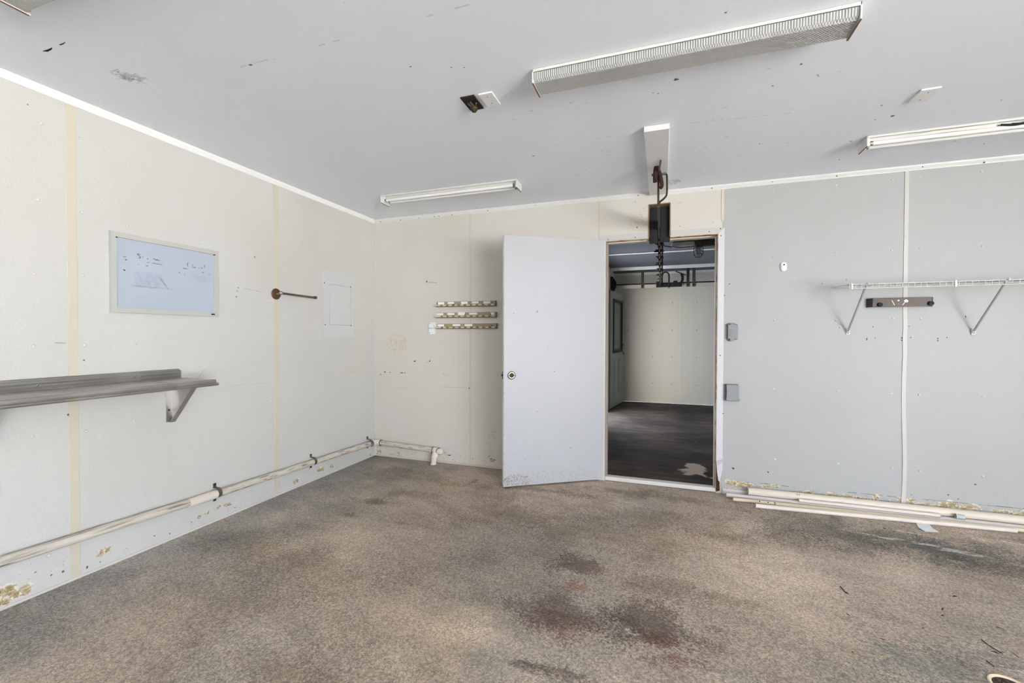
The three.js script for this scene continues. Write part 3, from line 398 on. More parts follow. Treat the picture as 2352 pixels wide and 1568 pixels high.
{ // stainless shelf
  const t = thing('wall_shelf', 'long stainless steel shelf on triangular brackets below the whiteboard', 'shelf');
  const brushed = dataTexture(256, 512, (i, j) => { const k = 0.86 + 0.2 * (vn(i / 120, j / 2.2) - 0.5) + 0.24 * (fbm(i / 60, j / 60, 3) - 0.5); return [205 * k, 201 * k, 196 * k]; }, true);
  brushed.channel = 1; brushed.repeat.set(1.4, 1.4);
  const sm = new THREE.MeshStandardMaterial({ map: brushed, roughness: 0.4, metalness: 0.85 });
  const pl = (g, a, b) => planar(g, a, b, 0, 1, 0, 1);
  const z0 = 1.922, z1 = 3.14, xf = 0.3, y = 0.985;
  part('deck', pl(box(0.003, xf, y - 0.0025, y, z0, z1), 'X', 'Z'), sm, t);
  part('front_lip', pl(new THREE.ExtrudeGeometry(shape2([[xf - 0.002, y], [xf + 0.004, y - 0.001], [xf + 0.009, y - 0.006], [xf + 0.011, y - 0.014], [xf + 0.009, y - 0.022], [xf + 0.002, y - 0.024], [xf + 0.002, y - 0.021], [xf + 0.006, y - 0.019], [xf + 0.008, y - 0.014], [xf + 0.006, y - 0.007], [xf - 0.002, y - 0.003]]), { depth: z1 - z0, bevelEnabled: false }).translate(0, 0, z0), 'Z', 'Y'), sm, t);
  part('under_rail', pl(rod(V(xf - 0.004, y - 0.03, z0 - 0.02), V(xf - 0.004, y - 0.03, z1), 0.009), 'Z', 'Y'), sm, t);
  part('backsplash', pl(extrude([[-z1, y - 0.003], [-z0, y - 0.003], [-z0, y + 0.044], [-z0 - 0.014, y + 0.056], [-z1, y + 0.056]], 0.003).rotateY(Math.PI / 2).translate(0.003, 0, 0), 'Z', 'Y'), sm, t);
  part('backsplash_fold', pl(rbox(0.003, 0.012, y + 0.03, y + 0.034, z0 + 0.02, z1, 0.0015), 'Z', 'Y'), sm, t);
  for (const [px, py] of [[86, 876], [310, 859], [391, 855]]) { const q = onLeft(px, py, 0.008), s = part('screw', new THREE.SphereGeometry(0.006, 10, 6).scale(0.5, 1, 1), M.chrome, t); s.position.set(0.008, y + 0.024, q.z); }
  for (const z of [1.972, 2.78]) {
    const br = part('bracket', [extrude([[0.003, y - 0.03], [0.23, y - 0.03], [0.03, y - 0.262], [0.003, y - 0.262]], 0.002).translate(0, 0, z), rbox(0.002, 0.005, y - 0.262, y - 0.03, z, z + 0.036, 0.001),
      extrude([[0.23, y - 0.03], [0.224, y - 0.03], [0.024, y - 0.262], [0.03, y - 0.262]], 0.03).translate(0, 0, z), rbox(0.01, 0.24, y - 0.034, y - 0.031, z, z + 0.03, 0.001)], M.steel, t);
    for (const yy of [y - 0.06, y - 0.19]) { const s = part('screw', new THREE.SphereGeometry(0.007, 10, 6).scale(0.6, 1, 1), M.steelDark, br); s.position.set(0.006, yy, z + 0.02); }
  }
}
{ // swing arm
  const t = thing('swing_rod', 'thin rusty metal arm on a round wall flange', 'towel rod');
  const c = onLeft(633.5, 675), xo = 0.055, e = onLeft(645.5, 672.5, xo), b = onLeft(722, 683, xo);
  part('flange', new THREE.LatheGeometry([[0, 0], [0.042, 0], [0.043, 0.004], [0.036, 0.009], [0.014, 0.011], [0, 0.011]].map(([x, y]) => new THREE.Vector2(x, y)), 28).rotateZ(-Math.PI / 2).translate(0, c.y, c.z), mat('#6a5138', 0.55, 0.6), t).userData.label = 'rust-browned round flange';
  part('stem', rod(V(0.008, c.y, c.z), e, 0.008), M.steel, t);
  part('knuckle', new THREE.SphereGeometry(0.015, 16, 12).translate(e.x, e.y, e.z), M.steel, t);
  part('rod', [rod(e, b, 0.0072), rod(e.clone().add(V(0, -0.006, 0)), b.clone().add(V(0, -0.006, 0)), 0.004)], mat('#7d746a', 0.4, 0.75), t);
  part('tip', rod(b, b.clone().add(V(0, 0, -0.02)), 0.012, 0.012), M.steelDark, t);
}
{ // breaker panel
  const t = thing('breaker_panel', 'white flush electrical panel cover with a hinged door', 'electrical panel');
  const z0 = 0.342, z1 = 0.727, y0 = 1.234, y1 = 1.819, pm = mat('#ced0cf', 0.42);
  part('cover', extrude([[-z1, y0], [-z0, y0], [-z0, y1], [-z1, y1]], 0.011, [[[-0.659, 1.341], [-0.371, 1.341], [-0.371, 1.709], [-0.659, 1.709]]], 0.001).rotateY(Math.PI / 2).translate(0.002, 0, 0), pm, t);
  part('box_back', box(0.0005, 0.002, 1.33, 1.72, 0.36, 0.67), pm, t);
  const d = part('panel_door', rbox(0.003, 0.0145, 1.345, 1.705, 0.375, 0.655, 0.0012), pm, t);
  part('latch', new THREE.TorusGeometry(0.012, 0.002, 8, 20).rotateY(Math.PI / 2).translate(0.0148, 1.51, 0.392), mat('#c9cccb', 0.5), d);
  for (const y of [1.4, 1.62]) part('panel_hinge', rod(V(0.015, y, 0.657), V(0.015, y + 0.04, 0.657), 0.003), pm, t);
  for (const [px, py] of [[745, 649], [805.5, 659], [747, 745.5], [806.5, 748]]) { const q = onLeft(px, py, 0.013), s = part('screw', new THREE.SphereGeometry(0.006, 8, 6).scale(0.5, 1, 1), M.iron, t); s.position.copy(q); }
}
{ // waste pipe round the corner
  const t = thing('waste_pipe', 'dusty white plastic waste pipe running round the corner low on both walls', 'pipe');
  const r = 0.0242, xo = 0.03;
  const pts = [[0, 1284], [470, 1143], [500, 1133], [720, 1061], [845, 1018]].map(([px, py]) => onLeft(px, py, xo));
  const near = V(xo, pts[0].y + 0.02, 3.6), corner = V(0.034, 0.148, 0.036);
  const dusty = sheet(512, 64, 0, 1, 0, 1, [214, 206, 192], 12, (p) => { for (let i = 0; i < 260; i++) { const a = rnd(), b = rnd(); p.line([[a, b], [a + rr(0.005, 0.05), b]], rr(0.002, 0.012), ['#8d8375', '#a79c8b', '#6a6052', '#c9bfae'][i % 4], rr(0.2, 0.7)); } });
  const dm = new THREE.MeshStandardMaterial({ map: dusty, roughness: 0.5 });
  const seg = (a, b, name = 'pipe_run') => part(name, rod(a, b, r, r, 20), dm, t);
  seg(near, pts[2]); seg(pts[2], pts[3]); seg(pts[3], V(0.033, 0.1515, 0.085));
  part('coupling', rod(pts[2].clone().lerp(pts[1], 2.2), pts[2].clone().lerp(pts[3], -0.015), r + 0.004, r + 0.004, 20), M.pvc, t);
  part('elbow', [tube([V(0.033, 0.151, 0.1), V(0.034, 0.149, 0.062), V(0.045, 0.148, 0.043), V(0.064, 0.147, 0.036), V(0.1, 0.146, 0.034)], r + 0.005, 24, 18)], M.pvc, t);
  for (const g of [new THREE.TorusGeometry(r + 0.005, 0.003, 8, 24).translate(0.033, 0.151, 0.1), new THREE.TorusGeometry(r + 0.005, 0.003, 8, 24).rotateY(Math.PI / 2).translate(0.1, 0.146, 0.034)]) part('glue_ring', g, M.pvcBand, t).userData.label = 'dark primer ring at the fitting';
  const a2 = V(0.1, 0.146, 0.034), b2 = onBack(996, 1033.5, 0.036);
  seg(a2, b2);
  const tee = V(b2.x + 0.03, b2.y - 0.002, 0.04);
  const T = part('tee', [rod(b2.clone().add(V(-0.006, 0, 0)), tee.clone().add(V(0.045, -0.003, 0)), r + 0.006, r + 0.006, 20), rod(tee, tee.clone().add(V(-0.006, -0.06, 0.026)), r + 0.006, r + 0.005, 20), new THREE.SphereGeometry(r + 0.006, 18, 12).translate(tee.x + 0.045, tee.y - 0.003, tee.z)], M.pvc, t);
  for (const g of [new THREE.TorusGeometry(r + 0.006, 0.003, 8, 24).rotateY(Math.PI / 2).translate(b2.x - 0.002, b2.y, 0.037), new THREE.TorusGeometry(r + 0.006, 0.003, 8, 24).rotateY(Math.PI / 2 - 0.5).translate(tee.x + 0.03, tee.y, tee.z + 0.003)]) part('glue_ring', g, M.pvcBand, t).userData.label = 'dark primer ring at the fitting';
  const low = tee.clone().add(V(-0.006, -0.06, 0.026)), foot = V(low.x - 0.004, 0.0, low.z + 0.01);
  part('drop_pipe', rod(low, foot.clone().setY(0.004), r, r, 20), M.pvcWhite, t);
  part('collar', rod(low.clone().add(V(0, -0.002, 0)), low.clone().add(V(0, 0.01, 0)), r + 0.006, r + 0.006, 20), M.pvcWhite, t); part('collar', rod(foot, foot.clone().setY(0.013), r + 0.006, r + 0.004, 20), M.pvcWhite, t);
  for (const [px, py] of [[500, 1131], [720, 1059], [849, 1016]]) {             // pipe straps
    const c = onLeft(px, py, xo);
    const names = { 500: 'rusty pipe strap beside the coupling of the waste pipe', 720: 'rusty pipe strap midway along the last stretch of waste pipe', 849: 'rusty pipe strap next to the corner elbow of the waste pipe' };
    const s = thing('pipe_strap', names[px], 'pipe strap', 'straps of the waste pipe');
    const arc = []; for (let i = 0; i <= 14; i++) { const q = -Math.PI / 2 + Math.PI * i / 14; arc.push([c.x + Math.cos(q) * (r + 0.0075), c.y + Math.sin(q) * (r + 0.0075)]); }
    const inn = []; for (let i = 14; i >= 0; i--) { const q = -Math.PI / 2 + Math.PI * i / 14; inn.push([c.x + Math.cos(q) * (r + 0.0045), c.y + Math.sin(q) * (r + 0.0045)]); }
    part('band', extrude([...arc, ...inn], 0.022).translate(0, 0, c.z - 0.011), M.zinc, s);
    for (const e of [-1, 1]) {
      const y1 = c.y + e * (r + 0.006), tab = part('tab', [rbox(0.0005, c.x, Math.min(y1, y1 + e * 0.003), Math.max(y1, y1 + e * 0.003), c.z - 0.011, c.z + 0.011, 0.001), rbox(0.0005, 0.0035, Math.min(y1, y1 + e * 0.03), Math.max(y1, y1 + e * 0.03), c.z - 0.011, c.z + 0.011, 0.0012)], M.zinc, s);
      part('screw', new THREE.SphereGeometry(0.007, 10, 6).scale(0.6, 1, 1).translate(0.005, y1 + e * 0.02, c.z), M.iron, tab);
    }
  }
}

// ================================================================ THINGS ON THE DOOR WALL
{ // three label racks
  const rows = [['uppermost of the three tan tool hanger rails, five paper labels', [[1004, 692.6], [1141, 690], [1141, 702.8]], [[0.02, 0.13], [0.19, 0.3], [0.42, 0.53], [0.6, 0.71], [0.79, 0.9]], [0.005, 0.93]],
    ['middle one of the three tan tool hanger rails', [[1004.5, 718], [1142, 716], [1142, 728.7]], [[0.0, 0.11], [0.18, 0.3], [0.36, 0.48], [0.55, 0.68], [0.9, 0.96]], [0.48, 0.9]],
    ['lowest of the three tan tool hanger rails, touching the light switch', [[1004.8, 744], [1142.5, 742.2], [1142.5, 754.6]], [[0.01, 0.12], [0.27, 0.4], [0.47, 0.6]], [0.92]]];
  for (const [label, [a, b, c], labels, dots] of rows) {
    const t = thing('hanger_rail', label, 'hanger rail', 'tan hanger rails beside the door');
    const A = onBack(...a), B = onBack(...b), C = onBack(...c), x0 = A.x, x1 = B.x, h = B.y - C.y, y1 = (A.y + B.y) / 2, tilt = (B.y - A.y) / (B.x - A.x), L = x1 - x0;
    t.position.set(x0, y1, 0); t.rotation.z = Math.atan(tilt) * 0.6;
    part('back_plate', rbox(0, L, -h, 0, 0, 0.007, 0.0015), M.tan, t);
    part('channel', [rbox(0, L, -h, -h + 0.003, 0.006, 0.03, 0.001), rbox(0, L, -h, -h + 0.008, 0.027, 0.03, 0.001), rbox(L - 0.004, L, -h, 0, 0.006, 0.028, 0.001), rbox(0, 0.003, -h, -h + 0.018, 0.006, 0.028, 0.001)], mat('#8a7c5e', 0.6), t);
    const n = 11;
    for (let i = 0; i < n; i++) {
      const x = i ? 0.03 + (i - 1) / (n - 2) * (L - 0.06) : -0.004, cl = part('clip', rbox(x - 0.017 * (i ? 1 : 0.8), x + 0.017, -h + 0.006, -h + 0.022, 0.012, 0.031, 0.0025), M.tanLight, t);
      part('roller', rod(V(x + 0.023, -h + 0.005, 0.018), V(x + 0.023, -h + 0.02, 0.018), 0.0035, 0.0035, 8), mat('#7d7050', 0.6), cl);
    }
    labels.forEach(([u, v], i) => part('paper_label', box(u * L, v * L, -h * 0.52 + (i % 2) * 0.004, -0.004 + (label.startsWith('mid') && i === 2 ? 0.006 : 0), 0.0072, 0.0082), M.paper, t));
    for (const u of dots) part('screw', new THREE.SphereGeometry(0.0045, 8, 6).scale(1, 1, 0.6).translate(u * L, -h * 0.38, 0.0085), M.ink, t);
  }
}
{ // light switch
  const t = thing('light_switch', 'white wall switch plate with raised side lip beside the lowest hanger rail', 'switch');
  const a = onBack(985.3, 740), b = onBack(1000.5, 767.4), cx = (a.x + b.x) / 2;
  part('plate', rbox(a.x, b.x, b.y, a.y, 0.0005, 0.006, 0.002), M.white, t);
  part('toggle_cover', rbox(a.x + 0.004, cx + 0.014, b.y + 0.022, a.y - 0.022, 0.006, 0.013, 0.002), M.white, t);
  part('groove', box(a.x + 0.004, cx + 0.014, (a.y + b.y) / 2 - 0.0015, (a.y + b.y) / 2 + 0.0015, 0.0128, 0.0134), M.ink, t);
  for (const y of [a.y - 0.012, b.y + 0.012]) part('screw', new THREE.SphereGeometry(0.004, 8, 6).scale(1, 1, 0.5).translate(a.x + 0.012, y, 0.0065), M.greyDark, t);
}
{ // weatherproof covers beside the door
  const t = thing('outlet_cover', 'upper grey outlet cover beside the door with hinge ears', 'outlet cover', 'grey outlet covers beside the door');
  const a = onBack(1669.5, 744), b = onBack(1693, 780), cx = (a.x + b.x) / 2;
  part('base', rbox(a.x, b.x, b.y, a.y, 0.001, 0.02, 0.004), M.greyDark, t);
  const d = part('flap_door', rbox(a.x + 0.004, b.x + 0.001, b.y + 0.006, a.y - 0.006, 0.02, 0.031, 0.004), M.grey, t);
  part('ear', rbox(cx - 0.016, cx + 0.016, a.y - 0.01, a.y + 0.008, 0.016, 0.03, 0.004), M.grey, d); part('ear', rod(V(cx - 0.002, b.y + 0.002, 0.016), V(cx - 0.002, b.y + 0.002, 0.032), 0.015, 0.015, 20), M.grey, d);
  part('raised_pad', rbox(cx - 0.018, cx + 0.018, b.y + 0.026, (a.y + b.y) / 2 + 0.02, 0.031, 0.0335, 0.0015), M.grey, d);
  const t2 = thing('outlet_cover', 'lower grey outlet cover beside the door with rounded bulging lid', 'outlet cover', 'grey outlet covers beside the door');
  const c = onBack(1664.5, 881), e = onBack(1695.5, 921);
  part('base', rbox(c.x, e.x, e.y, c.y, 0.001, 0.02, 0.008), M.greyDark, t2);
  const lid = new THREE.ExtrudeGeometry((() => { const s = new THREE.Shape(), x0 = c.x + 0.01, x1 = e.x - 0.002, y0 = e.y + 0.008, y1 = c.y - 0.006; s.moveTo(x0 + 0.01, y0); s.lineTo(x1 - 0.01, y0); s.quadraticCurveTo(x1, y0, x1, y0 + 0.01); s.quadraticCurveTo(x1 - 0.004, (y0 + y1) / 2, x1, y1 - 0.01); s.quadraticCurveTo(x1, y1, x1 - 0.01, y1); s.lineTo(x0 + 0.01, y1); s.quadraticCurveTo(x0, y1, x0, y1 - 0.01); s.quadraticCurveTo(x0 + 0.006, (y0 + y1) / 2, x0, y0 + 0.01); s.quadraticCurveTo(x0, y0, x0 + 0.01, y0); return s; })(), { depth: 0.014, bevelEnabled: true, bevelSize: 0.003, bevelThickness: 0.005, bevelSegments: 3 }).translate(0, 0, 0.02);
  part('lid', lid, M.grey, t2);
  part('hasp', rbox(e.x - 0.004, e.x + 0.007, e.y + 0.006, e.y + 0.018, 0.008, 0.026, 0.002), M.greyDark, t2);
}
{ // oval plate
  const t = thing('cable_plate', 'small oval white plate with one dark hole high beside the door', 'wall plate');
  const a = onBack(1792.5, 602.5), b = onBack(1806.5, 622.8), w = (b.x - a.x) / 2, cx = (a.x + b.x) / 2;
  const s = new THREE.Shape(); s.absarc(cx, a.y - w, w, 0, Math.PI); s.absarc(cx, b.y + w, w, Math.PI, Math.PI * 2);
  part('plate', new THREE.ExtrudeGeometry(s, { depth: 0.008, bevelEnabled: true, bevelSize: 0.001, bevelThickness: 0.002, bevelSegments: 2, curveSegments: 18 }), M.white, t);
  const s2 = new THREE.Shape(); s2.absarc(cx, a.y - w, w * 0.7, 0, Math.PI); s2.absarc(cx, b.y + w, w * 0.7, Math.PI, Math.PI * 2);
  part('boss', new THREE.ExtrudeGeometry(s2, { depth: 0.004, bevelEnabled: true, bevelSize: 0.001, bevelThickness: 0.001, bevelSegments: 1 }).translate(0, 0, 0.01), M.white, t);
  part('hole', new THREE.SphereGeometry(0.0055, 10, 8).scale(1, 1, 0.5).translate(cx, a.y - w, 0.0155), M.hole, t);
}
{ // wire shelf
  const t = thing('wire_shelf', 'white coated wire shelf carried by two slanted braces', 'shelf');
  const x0 = 4.005, x1 = 5.56, zf = 0.3, yt = 1.6, drop = 0.026, R = 0.0026, yb = 1.606;
  const long = (y, z, r = R) => rod(V(x0, y, z), V(x1, y, z), r, r, 8);
  part('back_rod', long(yb, 0.012, 0.003), M.wire, t);
  part('deck_rod', long(yt - 0.004, 0.16, 0.003), M.wire, t);
  part('lip_rod', long(yt - 0.004, zf, 0.0033), M.wire, t); part('lip_rod', long(yt - 0.004 - drop, zf, 0.0033), M.wire, t);
  const n = Math.round((x1 - x0) / 0.0315);
  const cross = mergeGeometries([rod(V(0, yb + 0.003, 0.008), V(0, yt - 0.001, zf), 0.0019, 0.0019, 6), rod(V(0, yt - 0.001, zf + 0.003), V(0, yt - drop - 0.008, zf + 0.003), 0.0019, 0.0019, 6)].map((g) => g.toNonIndexed()));
  for (let i = 0; i <= n; i++) { const c = part('cross_wire', cross, M.wire, t); c.position.x = x0 + (x1 - x0) * i / n; }
  part('end_cap', [rod(V(x0, yb, 0.008), V(x0, yt - 0.004, zf), 0.0033, 0.0033, 8), rod(V(x0, yt - 0.002, 0.25), V(x0, yt - 0.002, 0.27), 0.006, 0.006, 8)], M.wire, t);
  for (const bx of [4.101, 4.807]) {
    const base = V(bx - 0.004, 1.285, 0.012), top = V(bx, yt - 0.014, zf - 0.01);
    const b = part('brace', [rod(base, top, 0.0065, 0.0065, 10)], M.strut, t);
    part('foot', [rbox(bx - 0.013, bx + 0.011, 1.262, 1.305, 0.0005, 0.008, 0.003), rbox(bx - 0.012, bx + 0.008, 1.276, 1.292, 0.006, 0.018, 0.003)], M.wire, b);
    part('foot_screw', new THREE.SphereGeometry(0.006, 10, 6).scale(1, 1, 0.5).translate(bx - 0.001, 1.277, 0.009), M.zinc, b);
    part('hook_end', [tube([top.clone(), top.clone().add(V(0.002, 0.012, 0.008)), top.clone().add(V(0.004, 0.016, 0.018)), top.clone().add(V(0.004, 0.004, 0.022))], 0.006, 14, 8)], M.wire, b);
  }
  for (const cx of [4.018, 4.56]) part('rod_clip', rbox(cx - 0.006, cx + 0.006, yt - drop - 0.012, yt + 0.004, zf - 0.004, zf + 0.008, 0.002), M.wire, t);
}
{ // dark metal bar under the wire shelf
  const t = thing('tool_bar', 'dark bronze metal bar with curled ends under the wire shelf', 'tool bar');
  const zb = 0.05, a = onBack(2004, 686, zb), b = onBack(2143, 682, zb), c = onBack(2003, 705, zb), y1 = (a.y + b.y) / 2 + 0.002, y0 = c.y, x0 = a.x, x1 = b.x;
  const bronzeMap = sheet(512, 128, x0, x1, y0, y1, [74, 66, 61], 26, (p) => { const L = x1 - x0, h = y1 - y0; p.line([[x0 + 0.33 * L, y1 - 0.3 * h], [x0 + 0.375 * L, y0 + 0.2 * h]], 0.004, '#cfc8bd', 0.9); p.line([[x0 + 0.51 * L, y0 + 0.2 * h], [x0 + 0.55 * L, y1 - 0.5 * h]], 0.004, '#cfc8bd', 0.9); p.blob(x0 + 0.565 * L, y1 - 0.36 * h, 0.011, 0.008, '#e6e2d9', 0.5); p.dot(x0 + 0.44 * L, y1 - 0.3 * h, 0.005, '#e6e2d9'); p.dot(x0 + 0.44 * L, y0 + 0.3 * h, 0.002, '#9a9288'); for (let i = 0; i < 90; i++) p.dot(rr(x0, x1), rr(y0, y1), rr(0.0006, 0.0018), ['#a59a8d', '#2a2421'][i % 2], 0.5); });
  part('bar', planar(rbox(x0, x1, y0, y1, zb - 0.004, zb, 0.0015), 'X', 'Y', x0, x1, y0, y1), new THREE.MeshStandardMaterial({ map: bronzeMap, roughness: 0.42, metalness: 0.35 }), t);
  const curl = (x, s) => { const o = [], i = []; for (let k = 0; k <= 8; k++) { const q = k / 8; o.push([x + s * (0.018 * Math.sin(q * 1.5)), zb - 0.052 * q]); i.push([x + s * (0.018 * Math.sin(q * 1.5) - 0.004), zb - 0.052 * q]); } return new THREE.ExtrudeGeometry(shape2([...o, ...i.reverse()]), { depth: y1 - y0, bevelEnabled: false }).rotateX(-Math.PI / 2).scale(1, 1, -1).translate(0, y0, 0); };
  const mirror = (g) => { const n = g.index ? g.toNonIndexed() : g, P = n.attributes.position; for (let k = 0; k < P.count; k += 3) { const v = [P.getX(k + 1), P.getY(k + 1), P.getZ(k + 1)]; P.setXYZ(k + 1, P.getX(k + 2), P.getY(k + 2), P.getZ(k + 2)); P.setXYZ(k + 2, ...v); } n.computeVertexNormals(); return n; };
  part('curled_end', mirror(curl(x0, -1)), M.bronze, t); part('curled_end', mirror(curl(x1, 1)), M.bronze, t);
  for (const [px, py] of [[2022, 699.5], [2139, 696.5]]) { const q = onBack(px, py, zb + 0.008); const k = part('knob', rod(V(q.x, q.y, zb - 0.002), V(q.x, q.y, zb + 0.014), 0.0155, 0.014, 20), M.black, t); part('stud', rod(V(q.x, q.y, 0.001), V(q.x, q.y, zb), 0.005), M.iron, k); }
}

// ================================================================ CEILING THINGS
function fixture(label, x0, z0, lens, torn) {
  const t = thing('ceiling_light', label, 'light fixture', 'unlit fluorescent ceiling fixtures'), L = 1.222, w = 0.127, h = 0.062, x1 = x0 + L, z1 = z0 + w, fm = mat('#dededa', 0.4);
  part('pan', rbox(x0, x1, H - 0.004, H - 0.0005, z0, z1, 0.001), fm, t);
  part('side_rail', rbox(x0, x1, H - 0.014, H - 0.001, z1 - 0.003, z1, 0.001), fm, t); part('side_rail', rbox(x0, x1, H - 0.014, H - 0.001, z0, z0 + 0.003, 0.001), fm, t);
  part('ballast_cover', extrude([[z0 + 0.035, H - 0.004], [z1 - 0.035, H - 0.004], [z1 - 0.045, H - 0.03], [z0 + 0.045, H - 0.03]], L - 0.02).rotateY(Math.PI / 2).scale(1, 1, -1).translate(x0 + 0.01, 0, 0), fm, t).geometry.computeVertexNormals();
  for (const [x, s] of [[x0, 1], [x1, -1]]) {
    const e = part('end_plate', rbox(Math.min(x, x + s * 0.006), Math.max(x, x + s * 0.006), H - h, H - 0.001, z0, z1, 0.0015), fm, t);
    part('rust_edge', rbox(Math.min(x, x + s * 0.0065), Math.max(x, x + s * 0.0065), H - h - 0.0015, H - h + 0.001, z0 + 0.004, z1 - 0.002, 0.0005), M.rustLight, e).userData.label = 'rusted lower edge';
    for (const zz of [z0 + 0.036, z1 - 0.036]) part('socket', rbox(Math.min(x + s * 0.006, x + s * 0.026), Math.max(x + s * 0.006, x + s * 0.026), H - 0.052, H - 0.004, zz - 0.012, zz + 0.012, 0.003), M.white, t);
  }
  for (const zz of [z0 + 0.036, z1 - 0.036]) { const tb = part('tube', rod(V(x0 + 0.03, H - 0.036, zz), V(x1 - 0.03, H - 0.036, zz), 0.0127, 0.0127, 20), M.tubeGlass, t); part('tube_cap', [rod(V(x0 + 0.024, H - 0.036, zz), V(x0 + 0.04, H - 0.036, zz), 0.0135, 0.0135, 16), rod(V(x1 - 0.04, H - 0.036, zz), V(x1 - 0.024, H - 0.036, zz), 0.0135, 0.0135, 16)], M.chrome, tb); }
  if (lens) {
    const o = [[z1 - 0.004, H - 0.016], [z1 - 0.006, H - 0.045], [z1 - 0.014, H - 0.058], [z0 + 0.014, H - 0.058], [z0 + 0.006, H - 0.045], [z0 + 0.004, H - 0.016]], i = [...o].reverse().map(([z, y]) => [z + (z > z0 + w / 2 ? -0.002 : 0.002), y + 0.002]);
    const g = planar(new THREE.ExtrudeGeometry(shape2([...o, ...i]), { depth: L - 0.014, bevelEnabled: false }).rotateY(Math.PI / 2).applyMatrix4(new THREE.Matrix4().makeScale(1, 1, -1)).translate(x0 + 0.007, 0, 0), 'X', 'Z', 0, 1, 0, 1);
    const P = g.attributes.position; for (let k = 0; k < P.count; k += 3) { for (const A of [P, g.attributes.uv, g.attributes.uv1]) { const n = A.itemSize, b = A.array.slice((k + 1) * n, (k + 2) * n); A.array.copyWithin((k + 1) * n, (k + 2) * n, (k + 3) * n); A.array.set(b, (k + 2) * n); } }
    g.computeVertexNormals(); part('lens', g, M.lens, t).userData.label = 'clear ribbed plastic diffuser';
  }
  if (torn) {
    part('torn_film', [extrude([[x0 + 0.16, H - 0.03], [x0 + 0.32, H - 0.014], [x0 + 0.52, H - 0.014], [x0 + 0.62, H - 0.034], [x0 + 0.4, H - 0.028]], 0.002).translate(0, 0, z1 - 0.02)], M.offwhite, t).userData.label = 'loose strip of torn plastic';
    part('wire', [tube([V(x0 + 0.62, H - 0.02, z1 - 0.03), V(x0 + 0.68, H - 0.034, z1 - 0.01), V(x0 + 0.76, H - 0.022, z1 - 0.012), V(x0 + 0.85, H - 0.03, z1 - 0.02)], 0.006, 20, 8), tube([V(x0 + 0.66, H - 0.024, z1 - 0.02), V(x0 + 0.74, H - 0.036, z1 - 0.006), V(x0 + 0.8, H - 0.02, z1 - 0.02)], 0.004, 20, 8)], M.ink, t).userData.label = 'loose black wires';
  }
  return t;
}
fixture('fluorescent fixture with ribbed lens hung between the ceiling box and the wooden ceiling block', 2.262, 1.786, true);
fixture('open fluorescent fixture with bare tubes near the corner of the two walls', 0.548, 0.527, false);
fixture('open fluorescent fixture with torn film and loose black wires above the wire shelf', 3.962, 0.527, false, true);
fixture('fluorescent fixture with ribbed lens above the steel shelf', 0.69, 2.876, true);
{ // ceiling box without a cover
  const t = thing('ceiling_box', 'open dark rusty ceiling box with a stub fitting', 'junction box');
  const x0 = 1.858, x1 = 1.932, z0 = 1.682, z1 = 1.81;
  part('box_plate', rbox(x0, x1, H - 0.004, H - 0.0005, z0, z1, 0.001), mat('#241a15', 0.8), t);
  part('rim', [box(x0, x1, H - 0.007, H - 0.003, z0, z0 + 0.004), box(x0, x1, H - 0.007, H - 0.003, z1 - 0.004, z1), box(x0, x0 + 0.004, H - 0.007, H - 0.003, z0, z1), box(x1 - 0.004, x1, H - 0.007, H - 0.003, z0, z1)], M.iron, t);
  const cx = 1.895, cz = 1.722;
  part('fitting', new THREE.LatheGeometry([[0, 0], [0.017, 0], [0.017, -0.01], [0.02, -0.012], [0.02, -0.02], [0.014, -0.022], [0.012, -0.032], [0, -0.032]].map(([x, y]) => new THREE.Vector2(x, y)), 18).translate(cx, H - 0.004, cz), mat('#4a3b2a', 0.6, 0.5), t);
  part('fitting_arm', [rod(V(cx - 0.008, H - 0.012, cz + 0.012), V(cx - 0.016, H - 0.012, cz + 0.04), 0.005), rod(V(cx + 0.004, H - 0.012, cz + 0.012), V(cx + 0.002, H - 0.014, cz + 0.05), 0.004), rod(V(cx + 0.012, H - 0.012, cz + 0.01), V(cx + 0.026, H - 0.012, cz + 0.03), 0.004)], mat('#8a8278', 0.4, 0.7), t);
}
function blank(label, x0, x1, z0, z1) {
  const t = thing('blank_cover', label, 'cover plate', 'blank ceiling cover plates');
  part('plate', rbox(x0, x1, H - 0.009, H - 0.0005, z0, z1, 0.0035, 3), M.white, t);
  for (const z of [z0 + 0.03, z1 - 0.03]) part('screw', new THREE.SphereGeometry(0.0035, 8, 6).scale(1, 0.5, 1).translate((x0 + x1) / 2, H - 0.0092, z), M.greyDark, t);
}
blank('white blank cover plate beside the open dark ceiling box', 1.956, 2.03, 1.69, 1.812);
blank('pale blank cover plate near the torn fluorescent fixture', 3.99, 4.07, 1.03, 1.16);
solo('ceiling_block', 'white painted wooden block on the ceiling carrying the rail hanger', 'ceiling block', rbox(2.715, 2.851, H - 0.032, H - 0.0005, 0.02, 1.196, 0.002), mat('#e5e5e6', 0.5));
